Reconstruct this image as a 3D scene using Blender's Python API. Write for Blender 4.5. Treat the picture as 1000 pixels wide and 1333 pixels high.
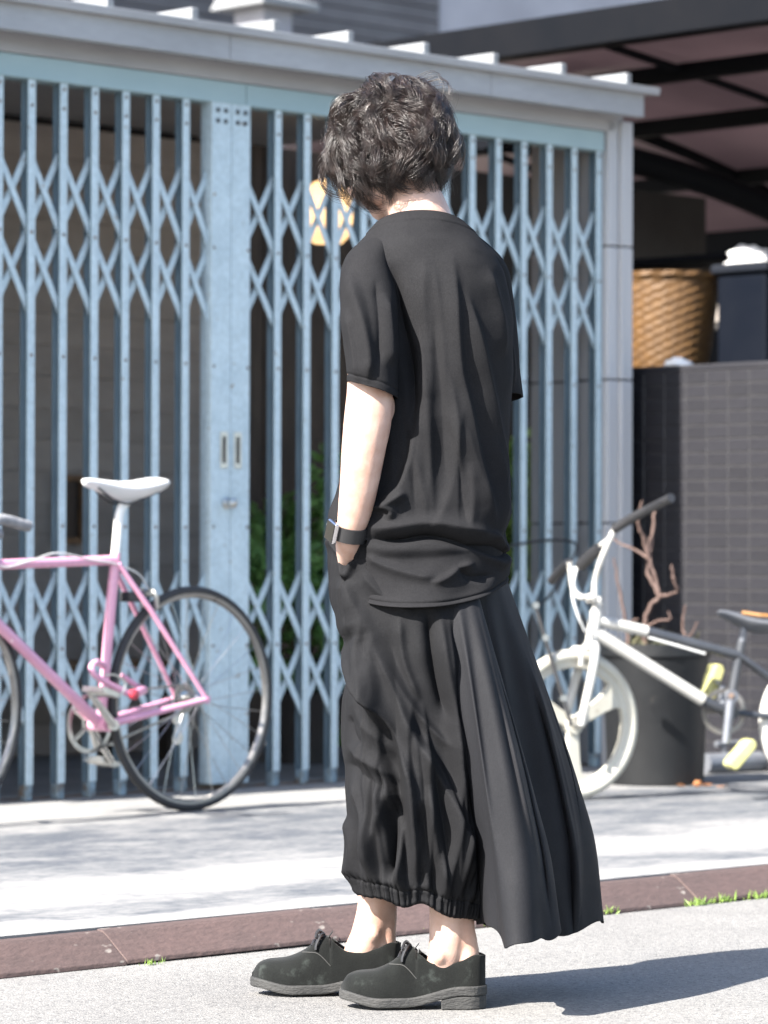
import bpy, bmesh, math, random
import numpy as np
from mathutils import Vector, Matrix, noise

for o in list(bpy.data.objects): bpy.data.objects.remove(o)
random.seed(7); rng = np.random.default_rng(7)
SC = bpy.context.scene
COL = SC.collection

# ------------------------------------------------------------------ camera
F = 4500.0                     # focal length in photo pixels (photo is 1000 x 1333)
HOR = 727.0
CAM = Vector((0, 0, 0.83))
pitch = math.atan((HOR - 666.5) / F); roll = math.radians(0.15)
FWD = Vector((0, math.cos(pitch), math.sin(pitch)))
R0 = Vector((1, 0, 0)); U0 = Vector((0, -math.sin(pitch), math.cos(pitch)))
RGT = R0 * math.cos(roll) + U0 * math.sin(roll)
UPV = U0 * math.cos(roll) - R0 * math.sin(roll)
cam = bpy.data.cameras.new('camera'); camo = bpy.data.objects.new('camera', cam); COL.objects.link(camo)
m = Matrix((RGT, UPV, -FWD)).transposed().to_4x4(); m.translation = CAM
camo.matrix_world = m
cam.sensor_fit = 'VERTICAL'; cam.sensor_height = 36.0; cam.lens = F / 1333 * 36.0
cam.clip_start = 0.1; cam.clip_end = 2000
cam.dof.use_dof = True; cam.dof.focus_distance = 6.42; cam.dof.aperture_fstop = 6.0
SC.camera = camo

# ------------------------------------------------------------------ sky, sun, exposure
SUN_AZ = 46.0                  # direction the light travels, degrees from +Y towards +X
SUN_EL = 41.0
w = bpy.data.worlds.new('World'); SC.world = w; w.use_nodes = True
nt = w.node_tree; bg = nt.nodes['Background']
sky = nt.nodes.new('ShaderNodeTexSky'); sky.sky_type = 'NISHITA'; sky.sun_disc = False
sky.sun_elevation = math.radians(SUN_EL); sky.sun_rotation = math.radians(SUN_AZ + 180)
sky.air_density = 1.0; sky.dust_density = 1.5
nt.links.new(sky.outputs[0], bg.inputs[0]); bg.inputs[1].default_value = 0.085
sl = bpy.data.lights.new('sun', 'SUN'); sl.energy = 4.6; sl.angle = math.radians(0.53); sl.color = (1.0, 0.95, 0.88)
so = bpy.data.objects.new('sun', sl); COL.objects.link(so)
ce = math.cos(math.radians(SUN_EL))
ld = Vector((math.sin(math.radians(SUN_AZ)) * ce, math.cos(math.radians(SUN_AZ)) * ce, -math.sin(math.radians(SUN_EL))))
so.rotation_euler = (-ld).to_track_quat('Z', 'Y').to_euler(); so.location = (-5, -5, 8)
vs = SC.view_settings; vs.view_transform = 'Standard'; vs.look = 'None'; vs.gamma = 1; vs.use_curve_mapping = False
vs.exposure = 2.32

# ------------------------------------------------------------------ pixels to points
def ray(x, y): return FWD * F + RGT * (x - 500) + UPV * (666.5 - y)
def hit(x, y, p, n):
    d = ray(x, y); t = (p - CAM).dot(n) / d.dot(n); return CAM + d * t
def ground(x, y, z): return hit(x, y, Vector((0, 0, z)), Vector((0, 0, 1)))
ZS = 0.07                      # pavement height above the road
G1 = ground(30, 1043, ZS); G2 = ground(775, 998, ZS)
UD = (G2 - G1).normalized(); ND = Vector((UD.y, -UD.x, 0))   # along the gate, out of the gate
O0 = Vector((G1.x, G1.y, 0))
def W(u, n, z): return O0 + UD * u + ND * n + Vector((0, 0, z))
def wpx(x, y, n=0.0):
    p = hit(x, y, O0 + ND * n, ND); d = p - O0; return d.dot(UD), p.z
def npx(x, y, u):
    p = hit(x, y, O0 + UD * u, UD); d = p - O0; return d.dot(ND), p.z
ROTW = math.atan2(UD.y, UD.x)  # rotation that turns local x into UD (local y is then -ND)

# ------------------------------------------------------------------ object helpers
ORG = {}
def tag(o, label=None, cat=None, group=None, kind=None):
    if label: o['label'] = label
    if cat: o['category'] = cat
    if group: o['group'] = group
    if kind: o['kind'] = kind
    return o
def thing(name, label, cat, loc, group=None):
    o = bpy.data.objects.new(name, None); COL.objects.link(o); o.location = loc; o.empty_display_size = 0.1
    ORG[o.name] = Vector(loc); return tag(o, label, cat, group)
def link(name, me, parent=None, org=None):
    o = bpy.data.objects.new(name, me); COL.objects.link(o)
    if parent is not None: o.parent = parent; ORG[o.name] = ORG[parent.name] if org is None else org
    return o
class MB:
    def __init__(s, tf=None): s.v = []; s.f = []; s.tf = tf
    def add(s, vs, fs):
        k = len(s.v)
        s.v += [(s.tf(*p) if s.tf else Vector(p)) for p in vs]
        s.f += [tuple(i + k for i in f) for f in fs]; return s
    def box(s, a, b):
        x0, y0, z0 = a; x1, y1, z1 = b
        return s.add([(x0,y0,z0),(x1,y0,z0),(x1,y1,z0),(x0,y1,z0),(x0,y0,z1),(x1,y0,z1),(x1,y1,z1),(x0,y1,z1)],
                     [(0,3,2,1),(4,5,6,7),(0,1,5,4),(1,2,6,5),(2,3,7,6),(3,0,4,7)])
    def tube(s, pts, r, n=10, caps=True, flat=None):
        P = [Vector(p) for p in pts]; N = len(P)
        if not hasattr(r, '__len__'): r = [r] * N
        T = [(P[min(i+1, N-1)] - P[max(i-1, 0)]).normalized() for i in range(N)]
        a = Vector((0, 0, 1)) if abs(T[0].z) < 0.9 else Vector((1, 0, 0))
        a = (a - T[0] * a.dot(T[0])).normalized(); vs = []
        for i in range(N):
            a = (a - T[i] * a.dot(T[i])).normalized(); b = T[i].cross(a)
            for k in range(n):
                t = 2 * math.pi * k / n
                vs.append(P[i] + (a * math.cos(t) + b * math.sin(t)) * r[i])
        fs = []
        for i in range(N - 1):
            for k in range(n):
                k2 = (k + 1) % n; fs.append((i*n+k, i*n+k2, (i+1)*n+k2, (i+1)*n+k))
        if caps:
            fs.append(tuple(range(n))[::-1]); fs.append(tuple((N-1)*n + k for k in range(n)))
        return s.add(vs, fs)
    def bar(s, p, q, wdir, w, t):     # flat bar from p to q, width w along wdir, thickness t across
        p = Vector(p); q = Vector(q); d = (q - p).normalized(); wd = Vector(wdir); wd = (wd - d * wd.dot(d)).normalized(); td = d.cross(wd)
        vs = []
        for c in (p, q):
            for sx, sy in ((-1,-1),(1,-1),(1,1),(-1,1)): vs.append(c + wd * (sx*w/2) + td * (sy*t/2))
        return s.add(vs, [(0,3,2,1),(4,5,6,7),(0,1,5,4),(1,2,6,5),(2,3,7,6),(3,0,4,7)])
    def prism(s, poly, e0, e1):       # poly: 3d points; e0/e1 offset vectors
        n = len(poly); vs = [Vector(p) + Vector(e0) for p in poly] + [Vector(p) + Vector(e1) for p in poly]
        fs = [tuple(range(n))[::-1], tuple(range(n, 2*n))] + [(i, (i+1) % n, n + (i+1) % n, n + i) for i in range(n)]
        return s.add(vs, fs)
    def lathe(s, prof, c, axis=(0,0,1), n=24):
        ax = Vector(axis).normalized(); a = Vector((1,0,0)) if abs(ax.x) < .9 else Vector((0,1,0))
        a = (a - ax * a.dot(ax)).normalized(); b = ax.cross(a); c = Vector(c); vs = []
        for r, h in prof:
            for k in range(n):
                t = 2*math.pi*k/n; vs.append(c + ax*h + (a*math.cos(t) + b*math.sin(t))*r)
        fs = [(i*n+k, i*n+(k+1) % n, (i+1)*n+(k+1) % n, (i+1)*n+k) for i in range(len(prof)-1) for k in range(n)]
        if prof[0][0] > 1e-5: fs.append(tuple(range(n))[::-1])
        if prof[-1][0] > 1e-5: fs.append(tuple((len(prof)-1)*n + k for k in range(n)))
        return s.add(vs, fs)
    def mesh(s, name, mat, org=Vector((0,0,0)), smooth=False, fix=True):
        me = bpy.data.meshes.new(name); me.from_pydata([tuple(v - org) for v in s.v], [], s.f)
        if fix:
            bm = bmesh.new(); bm.from_mesh(me); bmesh.ops.recalc_face_normals(bm, faces=bm.faces); bm.to_mesh(me); bm.free()
        if mat: me.materials.append(mat)
        if smooth: me.polygons.foreach_set('use_smooth', [True] * len(me.polygons))
        me.update(); return me
    def build(s, name, mat, parent=None, smooth=False, bevel=0, seg=2, org=None, fix=True):
        og = ORG[parent.name] if parent is not None else (org or Vector((0,0,0)))
        o = link(name, s.mesh(name, mat, og, smooth, fix), parent)
        if parent is None: o.location = og; ORG[o.name] = og
        if smooth: 
            md = o.modifiers.new('edge', 'EDGE_SPLIT'); md.split_angle = math.radians(40)
        if bevel:
            b = o.modifiers.new('bevel', 'BEVEL'); b.width = bevel; b.segments = seg; b.limit_method = 'ANGLE'
        return o

# ------------------------------------------------------------------ materials
def mat(name, c1, c2=None, scale=4, rough=0.6, metal=0.0, bump=0.0, bscale=80, c3=None, spread=(0.35, 0.65), rnd=0.0,
        sheen=0.0, spec=0.5, stretch=(1,1,1), detail=8, fine=0.0, fscale=300, speck=None, coat=0, bdist=0.01):
    m = bpy.data.materials.new(name); m.use_nodes = True; nt = m.node_tree; N = nt.nodes; L = nt.links
    b = N['Principled BSDF']; b.inputs['Roughness'].default_value = rough; b.inputs['Metallic'].default_value = metal
    b.inputs['Specular IOR Level'].default_value = spec
    if coat: b.inputs['Coat Weight'].default_value = coat; b.inputs['Coat Roughness'].default_value = 0.15
    if sheen: b.inputs['Sheen Weight'].default_value = sheen; b.inputs['Sheen Roughness'].default_value = 0.5
    tc = N.new('ShaderNodeTexCoord'); mp = N.new('ShaderNodeMapping'); mp.inputs['Scale'].default_value = stretch
    L.new(tc.outputs['Object'], mp.inputs[0]); vec = mp.outputs[0]
    c2 = c2 or tuple(x * 0.82 for x in c1)
    ns = N.new('ShaderNodeTexNoise'); ns.inputs['Scale'].default_value = scale; ns.inputs['Detail'].default_value = detail
    ns.inputs['Roughness'].default_value = 0.62; L.new(vec, ns.inputs[0])
    cr = N.new('ShaderNodeValToRGB'); L.new(ns.outputs[0], cr.inputs[0])
    e = cr.color_ramp.elements; e[0].position = spread[0]; e[1].position = spread[1]
    e[0].color = (*c1, 1); e[1].color = (*c2, 1)
    if c3: x = e.new(min(spread[1] + 0.09, .99)); x.color = (*c3, 1)
    col = cr.outputs[0]
    def mul(a, bsock):
        mx = N.new('ShaderNodeMix'); mx.data_type = 'RGBA'; mx.blend_type = 'MULTIPLY'; mx.inputs[0].default_value = 1
        L.new(a, mx.inputs[6]); L.new(bsock, mx.inputs[7]); return mx.outputs[2]
    def rng_map(sock, lo, hi):
        r = N.new('ShaderNodeMapRange'); L.new(sock, r.inputs[0]); r.inputs[1].default_value = 0.3; r.inputs[2].default_value = 0.7
        r.inputs[3].default_value = lo; r.inputs[4].default_value = hi; return r.outputs[0]
    if fine:
        n2 = N.new('ShaderNodeTexNoise'); n2.inputs['Scale'].default_value = fscale; n2.inputs['Detail'].default_value = 3; L.new(vec, n2.inputs[0])
        col = mul(col, rng_map(n2.outputs[0], 1 - fine, 1 + fine))
    if rnd:
        oi = N.new('ShaderNodeObjectInfo'); r = N.new('ShaderNodeMapRange'); L.new(oi.outputs['Random'], r.inputs[0])
        r.inputs[3].default_value = 1 - rnd; r.inputs[4].default_value = 1 + rnd; col = mul(col, r.outputs[0])
    if speck:
        vo = N.new('ShaderNodeTexNoise'); vo.inputs['Scale'].default_value = speck[0]; vo.inputs['Detail'].default_value = 2; L.new(vec, vo.inputs[0])
        r = N.new('ShaderNodeMapRange'); L.new(vo.outputs[0], r.inputs[0]); r.inputs[1].default_value = speck[1]; r.inputs[2].default_value = speck[1] + 0.05
        mx = N.new('ShaderNodeMix'); mx.data_type = 'RGBA'; L.new(r.outputs[0], mx.inputs[0]); L.new(col, mx.inputs[6]); mx.inputs[7].default_value = (*speck[2], 1)
        col = mx.outputs[2]
    L.new(col, b.inputs['Base Color'])
    rr = N.new('ShaderNodeMapRange'); L.new(ns.outputs[0], rr.inputs[0]); rr.inputs[1].default_value = .3; rr.inputs[2].default_value = .7
    rr.inputs[3].default_value = max(rough - .08, .02); rr.inputs[4].default_value = min(rough + .08, 1); L.new(rr.outputs[0], b.inputs['Roughness'])
    if bump:
        n3 = N.new('ShaderNodeTexNoise'); n3.inputs['Scale'].default_value = bscale; n3.inputs['Detail'].default_value = 4; L.new(vec, n3.inputs[0])
        bp = N.new('ShaderNodeBump'); bp.inputs['Strength'].default_value = bump; bp.inputs['Distance'].default_value = bdist
        L.new(n3.outputs[0], bp.inputs['Height']); L.new(bp.outputs[0], b.inputs['Normal'])
    return m

def asphalt_mat():
    m = mat('old_asphalt', (.1554,.1523,.1491), (.1903,.1871,.1808), scale=1.3, rough=.9, fine=.0, bump=.9, bscale=230, spec=.25, bdist=.004)
    nt = m.node_tree; N = nt.nodes; L = nt.links; b = N['Principled BSDF']
    src = b.inputs['Base Color'].links[0].from_socket
    tc = N.new('ShaderNodeTexCoord')
    vo = N.new('ShaderNodeTexVoronoi'); vo.inputs['Scale'].default_value = 190; L.new(tc.outputs['Object'], vo.inputs[0])
    sp = N.new('ShaderNodeSeparateColor'); L.new(vo.outputs['Color'], sp.inputs[0])
    cr = N.new('ShaderNodeValToRGB'); L.new(sp.outputs[0], cr.inputs[0])
    e = cr.color_ramp.elements; e[0].position = 0; e[0].color = (.55,.55,.56,1); e[1].position = 1; e[1].color = (1.3,1.28,1.25,1)
    x = e.new(.22); x.color = (.9,.9,.9,1); x = e.new(.8); x.color = (1.04,1.04,1.03,1)
    mx = N.new('ShaderNodeMix'); mx.data_type = 'RGBA'; mx.blend_type = 'MULTIPLY'; mx.inputs[0].default_value = 1
    L.new(src, mx.inputs[6]); L.new(cr.outputs[0], mx.inputs[7]); L.new(mx.outputs[2], b.inputs['Base Color'])
    return m

def pavement_mat():
    # concrete apron: pale slab with mottled grey bands that run along the kerb (local x along the gate)
    m = bpy.data.materials.new('banded_pavement'); m.use_nodes = True; nt = m.node_tree; N = nt.nodes; L = nt.links
    b = N['Principled BSDF']; b.inputs['Roughness'].default_value = .85; b.inputs['Specular IOR Level'].default_value = .3
    tc = N.new('ShaderNodeTexCoord'); sep = N.new('ShaderNodeSeparateXYZ'); L.new(tc.outputs['Object'], sep.inputs[0])
    def noise_(scale, det, st=(1,1,1), dist=0):
        mp = N.new('ShaderNodeMapping'); mp.inputs['Scale'].default_value = st; L.new(tc.outputs['Object'], mp.inputs[0])
        n = N.new('ShaderNodeTexNoise'); n.inputs['Scale'].default_value = scale; n.inputs['Detail'].default_value = det
        n.inputs['Roughness'].default_value = .65; n.inputs['Distortion'].default_value = dist; L.new(mp.outputs[0], n.inputs[0]); return n.outputs[0]
    def math_(op, a, c=None, cl=False):
        n = N.new('ShaderNodeMath'); n.operation = op; n.use_clamp = cl
        for i, s in enumerate((a, c)):
            if s is None: continue
            if isinstance(s, (int, float)): n.inputs[i].default_value = s
            else: L.new(s, n.inputs[i])
        return n.outputs[0]
    def rampv(sock, stops):
        cr = N.new('ShaderNodeValToRGB'); L.new(sock, cr.inputs[0]); e = cr.color_ramp.elements
        e[0].position = stops[0][0]; e[0].color = (stops[0][1],)*3 + (1,)
        e[1].position = stops[-1][0]; e[1].color = (stops[-1][1],)*3 + (1,)
        for p, v in stops[1:-1]: x = e.new(p); x.color = (v, v, v, 1)
        return cr.outputs[0]
    wob = math_('MULTIPLY', math_('SUBTRACT', noise_(1.6, 5, (.5, 1.4, 1)), .5), .22)
    # v: 0 at the gate, 1 at the kerb
    v = math_('ADD', math_('DIVIDE', math_('MULTIPLY', sep.outputs[1], -1.0), PAVE_W), wob)
    bands = rampv(v, PAVE_STOPS)
    mott = noise_(5.5, 10, (.75, 1.25, 1), .35)
    fine = noise_(38, 8, (.8, 1.2, 1))
    k = math_('ADD', math_('MULTIPLY', bands, 1.05), math_('MULTIPLY', math_('SUBTRACT', mott, .5), 2.0))
    k = math_('ADD', k, math_('MULTIPLY', math_('SUBTRACT', fine, .5), 1.3), True)
    mx = N.new('ShaderNodeMix'); mx.data_type = 'RGBA'; L.new(k, mx.inputs[0])
    mx.inputs[6].default_value = (.2155,.2126,.2068,1); mx.inputs[7].default_value = (.055,.062,.074,1)
    L.new(mx.outputs[2], b.inputs['Base Color'])
    bp = N.new('ShaderNodeBump'); bp.inputs['Strength'].default_value = .5; bp.inputs['Distance'].default_value = .004
    L.new(noise_(140, 4), bp.inputs['Height']); L.new(bp.outputs[0], b.inputs['Normal'])
    return m

MT = {}
def M(k): return MT[k]
MT['blue'] = mat('pale_blue_paint', (.42,.515,.56), (.365,.455,.50), scale=9, rough=.5, bump=.15, bscale=40, fine=.10, fscale=60, speck=(34, .71, (.24,.20,.16)))
MT['blue_beam'] = mat('weathered_blue_beam', (.27,.37,.40), (.23,.325,.355), scale=3, rough=.55, bump=.1, bscale=30, stretch=(.4,.4,1.5))
MT['blue_shaded'] = mat('shaded_blue_channel', (.12,.175,.21), (.09,.135,.165), scale=9, rough=.6, bump=.1, bscale=40)  # gate blue darkened so the shade on the upright flanks is in the colour
MT['footblue'] = mat('rust_flecked_blue', (.22,.31,.37), (.15,.19,.21), scale=22, rough=.7, c3=(.13,.09,.06), spread=(.38,.56), bump=.3, bscale=90)
MT['rust'] = mat('rusted_steel', (.12,.10,.09), (.20,.13,.09), scale=30, rough=.8, bump=.3, bscale=90, c3=(.30,.33,.36))
MT['fascia'] = mat('grey_painted_metal', (.2888,.2964,.3116), (.2432,.2508,.2622), scale=2.2, rough=.5, bump=.06, bscale=20, stretch=(1,1,3), fine=.04, fscale=20, speck=(9,.73,(.1520,.1444,.1292)))
MT['soffit'] = mat('grey_soffit_board', (.30,.30,.31), (.25,.25,.26), scale=3, rough=.6, stretch=(.5,.5,2))
MT['roof'] = mat('zinc_roof', (.1989,.2065,.2142), (.1606,.1645,.1683), scale=3, rough=.45, metal=.0, bump=.05)
MT['pillar'] = mat('pale_grey_tile', (.42,.425,.44), (.36,.365,.38), scale=2, rough=.6, bump=.25, bscale=60, stretch=(18,18,.4), rnd=.04, spread=(.3,.7))
MT['charcoal'] = mat('charcoal_tile', (.0140,.0137,.0172), (.0115,.0112,.0145), scale=8, rough=.45, bump=.1, bscale=60, rnd=.10)
MT['mortar'] = mat('dark_mortar', (.0185,.018,.020), (.016,.0155,.0175), scale=30, rough=.9, bump=.4, bscale=120)
MT['siding'] = mat('grey_brown_siding', (.30,.275,.255), (.25,.228,.212), scale=5, rough=.7, bump=.2, bscale=40, rnd=.10, stretch=(.5,.5,2))
MT['darkwood'] = mat('dark_wood', (.050,.034,.024), (.028,.020,.015), scale=6, rough=.55, stretch=(1,6,.6), bump=.15, bscale=50)
MT['wood'] = mat('warm_wood', (.20,.11,.05), (.12,.065,.03), scale=6, rough=.5, stretch=(1,6,6), bump=.1)
MT['concrete'] = mat('grey_concrete', (.20,.195,.19), (.15,.148,.145), scale=3, rough=.85, bump=.4, bscale=70, fine=.1)
MT['kerb'] = mat('brown_kerb', (.0750,.0475,.0425), (.0525,.0350,.0325), scale=4, rough=.8, bump=.25, bscale=110, fine=.14, fscale=70, stretch=(.6,1.4,1), rnd=.08, speck=(34,.69,(.1650,.1450,.1300)))
MT['cframe'] = mat('dark_bronze_aluminium', (.0045,.0052,.0070), (.006,.0064,.008), scale=4, rough=.6, spec=.04)
MT['farwall'] = mat('pale_grey_render', (.30,.30,.33), (.25,.25,.275), scale=1.5, rough=.8, bump=.2, bscale=30)
MT['fartile'] = mat('dark_slate_cladding', (.085,.08,.085), (.07,.066,.072), scale=3, rough=.6, rnd=.15)
MT['black'] = mat('black_plastic', (.015,.015,.017), (.022,.022,.024), scale=12, rough=.5)
MT['white'] = mat('white_plastic', (.72,.72,.72), (.64,.64,.63), scale=8, rough=.45)
MT['steel'] = mat('brushed_steel', (.55,.55,.54), (.42,.42,.40), scale=20, rough=.32, metal=1.0)
def smoked():
    m = bpy.data.materials.new('smoked_polycarbonate'); m.use_nodes = True; nt = m.node_tree; N = nt.nodes; L = nt.links
    b = N['Principled BSDF']; b.inputs['Base Color'].default_value = (.10,.075,.07,1); b.inputs['Roughness'].default_value = .3
    t = N.new('ShaderNodeBsdfTranslucent'); mx = N.new('ShaderNodeMixShader')
    tc = N.new('ShaderNodeTexCoord'); n = N.new('ShaderNodeTexNoise'); n.inputs['Scale'].default_value = 1.2; n.inputs['Detail'].default_value = 6
    L.new(tc.outputs['Object'], n.inputs[0]); cr = N.new('ShaderNodeValToRGB'); L.new(n.outputs[0], cr.inputs[0])
    cr.color_ramp.elements[0].color = (.125,.102,.108,1); cr.color_ramp.elements[1].color = (.20,.162,.166,1)
    cr.color_ramp.elements[0].position = .3; cr.color_ramp.elements[1].position = .7
    L.new(cr.outputs[0], t.inputs[0]); mx.inputs[0].default_value = .75
    L.new(b.outputs[0], mx.inputs[1]); L.new(t.outputs[0], mx.inputs[2]); L.new(mx.outputs[0], N['Material Output'].inputs[0]); return m
MT['smoked'] = smoked()
def leafmat(name, c1, c2):
    m = mat(name, c1, c2, scale=9, rough=.5, rnd=.1); nt = m.node_tree; N = nt.nodes; L = nt.links
    b = N['Principled BSDF']; t = N.new('ShaderNodeBsdfTranslucent'); mx = N.new('ShaderNodeMixShader'); mx.inputs[0].default_value = .3
    L.new(b.inputs['Base Color'].links[0].from_socket, t.inputs[0])
    L.new(b.outputs[0], mx.inputs[1]); L.new(t.outputs[0], mx.inputs[2]); L.new(mx.outputs[0], N['Material Output'].inputs[0]); return m
MT['leaf'] = leafmat('dark_green_leaf', (.1266,.2532,.0759), (.2025,.3796,.1013))
MT['leaf2'] = leafmat('fresh_green_leaf', (.1716,.2860,.0572), (.2860,.4004,.1001))

# ------------------------------------------------------------------ ground
K0 = ground(0, 1277, 0); K1 = ground(1000, 1167, 0)
nk = ((K0 - O0).dot(ND) + (K1 - O0).dot(ND)) / 2      # kerb foot, distance out from the gate
PAVE_W = nk - 0.10
def pn(x, y): return (ground(x, y, ZS) - O0).dot(ND) / PAVE_W
PAVE_STOPS = [(0, .0), (.18, .04), (.26, .25), (.33, .74), (.58, .74), (.68, .52), (.73, .02), (.84, .0), (.88, .58), (.93, .52), (.955, .0), (1, .0)]
asph = asphalt_mat()
rd = MB(); rd.add([(-150,-150,0),(150,-150,0),(150,150,0),(-150,150,0)], [(0,1,2,3)])
tag(rd.build('road', asph), kind='structure')
pav = MB(); pav.box((-60, -PAVE_W, .002), (60, 40, ZS))
po = link('pavement', pav.mesh('pavement', pavement_mat())); po.location = O0; po.rotation_euler = (0, 0, ROTW); tag(po, kind='structure'); ORG[po.name] = Vector((0,0,0))
ke = bpy.data.objects.new('kerb', None); COL.objects.link(ke); ke.location = W(0, nk, 0); ORG['kerb'] = ke.location.copy(); tag(ke, kind='structure')
kl = 0.60; us = -4.0
kp = [(0.0, .003), (0.003, .012), (.070, .060), (.080, .065), (.098, .068), (.098, .003)]     # (back from the foot, height)
mk = MB(); mk.prism([Vector((0, a, z)) for a, z in kp], (0, 0, 0), (kl - .0012, 0, 0))
kme = mk.mesh('kerb_stone', MT['kerb'])
for i in range(24):
    o = link('kerb_stone', kme, ke); d = UD * (us + i * kl) ; o.location = d + Vector((0, 0, random.uniform(-.003, .003))); o.rotation_euler = (0, random.uniform(-.004,.004), ROTW + random.uniform(-.003,.003))
    b = o.modifiers.new('bevel', 'BEVEL'); b.width = .0018; b.segments = 2

# ------------------------------------------------------------------ shop building: roof, lintel, pillar, walls
uL = -2.2
uR, _ = wpx(777, 600)                                   # right end of the gate opening
uP, _ = wpx(823, 600, .06)                              # outer edge of the pillar
bld = thing('shop_building', 'low shop building with grey metal roof edge, blue lintel and pale tiled pillar', 'building', W(uP, 0, ZS))
zb0 = wpx(400, 150)[1]; zb1 = wpx(400, 120, .03)[1]       # lintel bottom and top
zs1 = wpx(400, 97, .04)[1]; zf0 = wpx(400, 92, .16)[1]; zf1 = wpx(400, 58, .16)[1]
mb = lambda: MB(W)
ucut = wpx(313, 130)[0]
mb().box((uL - .4, -.05, zb0), (ucut - .0015, .03, zb1)).build('lintel', MT['blue_beam'], bld, bevel=.003)
mb().box((ucut + .0015, -.05, zb0), (uR + .005, .03, zb1)).build('lintel', MT['blue_beam'], bld, bevel=.003)
mb().box((uL - .4, -.06, zb1 + .001), (uP - .035, .045, zs1 + .03)).build('soffit_board', MT['soffit'], bld, bevel=.003)
ufe = wpx(839, 140, .16)[0]
fu = [uL] + [wpx(x, 80, .16)[0] for x in (300, 640)] + [ufe]
for a, c in zip(fu[:-1], fu[1:]):
    mb().box((a + .001, .12, zf0), (c - .001, .16, zf1)).build('fascia', MT['fascia'], bld, bevel=.003)
ztop = zf1 + .03
mb().box((uL - .5, -2.0, zf1 - .03), (ufe - .02, .119, zf1 + .004)).build('roof_deck', MT['soffit'], bld)
# flashing along the eave with a drip edge
fl = MB(W); fl.add([(uL,.19,zf1-.004),(uL,.195,zf1+.022),(uL,.02,zf1+.030),(uL,.02,zf1+.006),(ufe+.05,.19,zf1-.004),(ufe+.05,.195,zf1+.022),(ufe+.05,.02,zf1+.030),(ufe+.05,.02,zf1+.006)],
       [(0,1,2,3),(7,6,5,4),(0,4,5,1),(1,5,6,2),(2,6,7,3),(3,7,4,0)])
fl.build('eave_flashing', MT['fascia'], bld, bevel=.002)
ru = [wpx(x, y, .14)[0] for x, y in ((258, 22), (366, 36), (465, 50), (561, 65), (654, 80), (740, 94), (823, 108))]
stp = (ru[-1] - ru[0]) / 6
for i in range(-4, 7):
    u = ru[-1] + (i - 6) * stp + random.uniform(-.01, .01)
    r = mb(); r.box((u - .030, -1.7, zf1 + .010), (u, .145, zf1 + .070)); r.build('roof_rib', MT['roof'], bld, bevel=.004)
mb().box((uL, -1.74, zf1 + .0045), (ufe - .022, .019, zf1 + .0095)).build('roof_sheet', MT['roof'], bld)
# pillar of tall tile panels with grooves, in courses
zc = [ZS] + [wpx(800, y, .06)[1] for y in (1000, 868, 681, 494, 318, 150)][1:]
zc = [ZS, wpx(800, 862, .06)[1], wpx(800, 681, .06)[1], wpx(800, 494, .06)[1], wpx(800, 320, .06)[1], zf0 - .003]
um = uR + (uP - uR) * .52
for z0, z1 in zip(zc[:-1], zc[1:]):
    mb().box((uR + .012, -.10, z0 + .003), (um - .002, .045, z1 - .003)).build('pillar_panel', MT['pillar'], bld, bevel=.003)
    mb().box((um + .001, -.12, z0 + .003), (uP, .062, z1 - .003)).build('pillar_panel', MT['pillar'], bld, bevel=.003)
mb().box((uR + .02, -.09, ZS), (uP - .01, .04, zf0 - .004)).build('pillar_core', MT['mortar'], bld)
# wing wall behind the last bays of the gate
zw = [ZS] + zc[1:5] + [zb1]
for z0, z1 in zip(zw[:-1], zw[1:]):
    mb().box((uR + .03, -.36, z0 + .003), (uR + .08, -.125, z1 - .003)).build('wing_panel', MT['pillar'], bld, bevel=.003)
mb().box((uR + .035, -.35, ZS), (uR + .14, -.13, zb1 - .01)).build('wing_core', MT['mortar'], bld)
# porch floor and back wall of boards
mb().box((uL, -2.4, .03), (uR + .01, -.06, ZS + .012)).build('porch_floor', MT['concrete'], bld)
nb = -1.75; ud0 = uL - .4; ud1 = wpx(262, 500, nb)[0]
zz = ZS + .013; k = 0
while zz < zf1 - .15:
    mb().box((ud0, nb - .03, zz), (ud1, nb + random.uniform(0, .004), zz + .118)).build('siding_board', MT['siding'], bld, bevel=.0015); zz += .1195
mb().box((ud0, nb - .08, ZS), (ud1 + .001, nb - .031, zf1 - .0305)).build('wall_core', MT['mortar'], bld)
# dark timber doorway beside the boards
for i in range(5):
    a = ud1 + .003 + i * .2
    mb().box((a, nb - .12, ZS + .013), (a + .194, nb - .07, zf1 - .0305)).build('door_plank', MT['darkwood'], bld, bevel=.004)
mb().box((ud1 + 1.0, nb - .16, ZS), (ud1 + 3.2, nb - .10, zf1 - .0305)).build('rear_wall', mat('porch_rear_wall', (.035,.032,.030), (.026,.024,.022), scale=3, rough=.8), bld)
mb().box((uL - .5, -1.9, ZS), (uL - .4, .05, zf1 - .0305)).build('end_wall', MT['siding'], bld)

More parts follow.
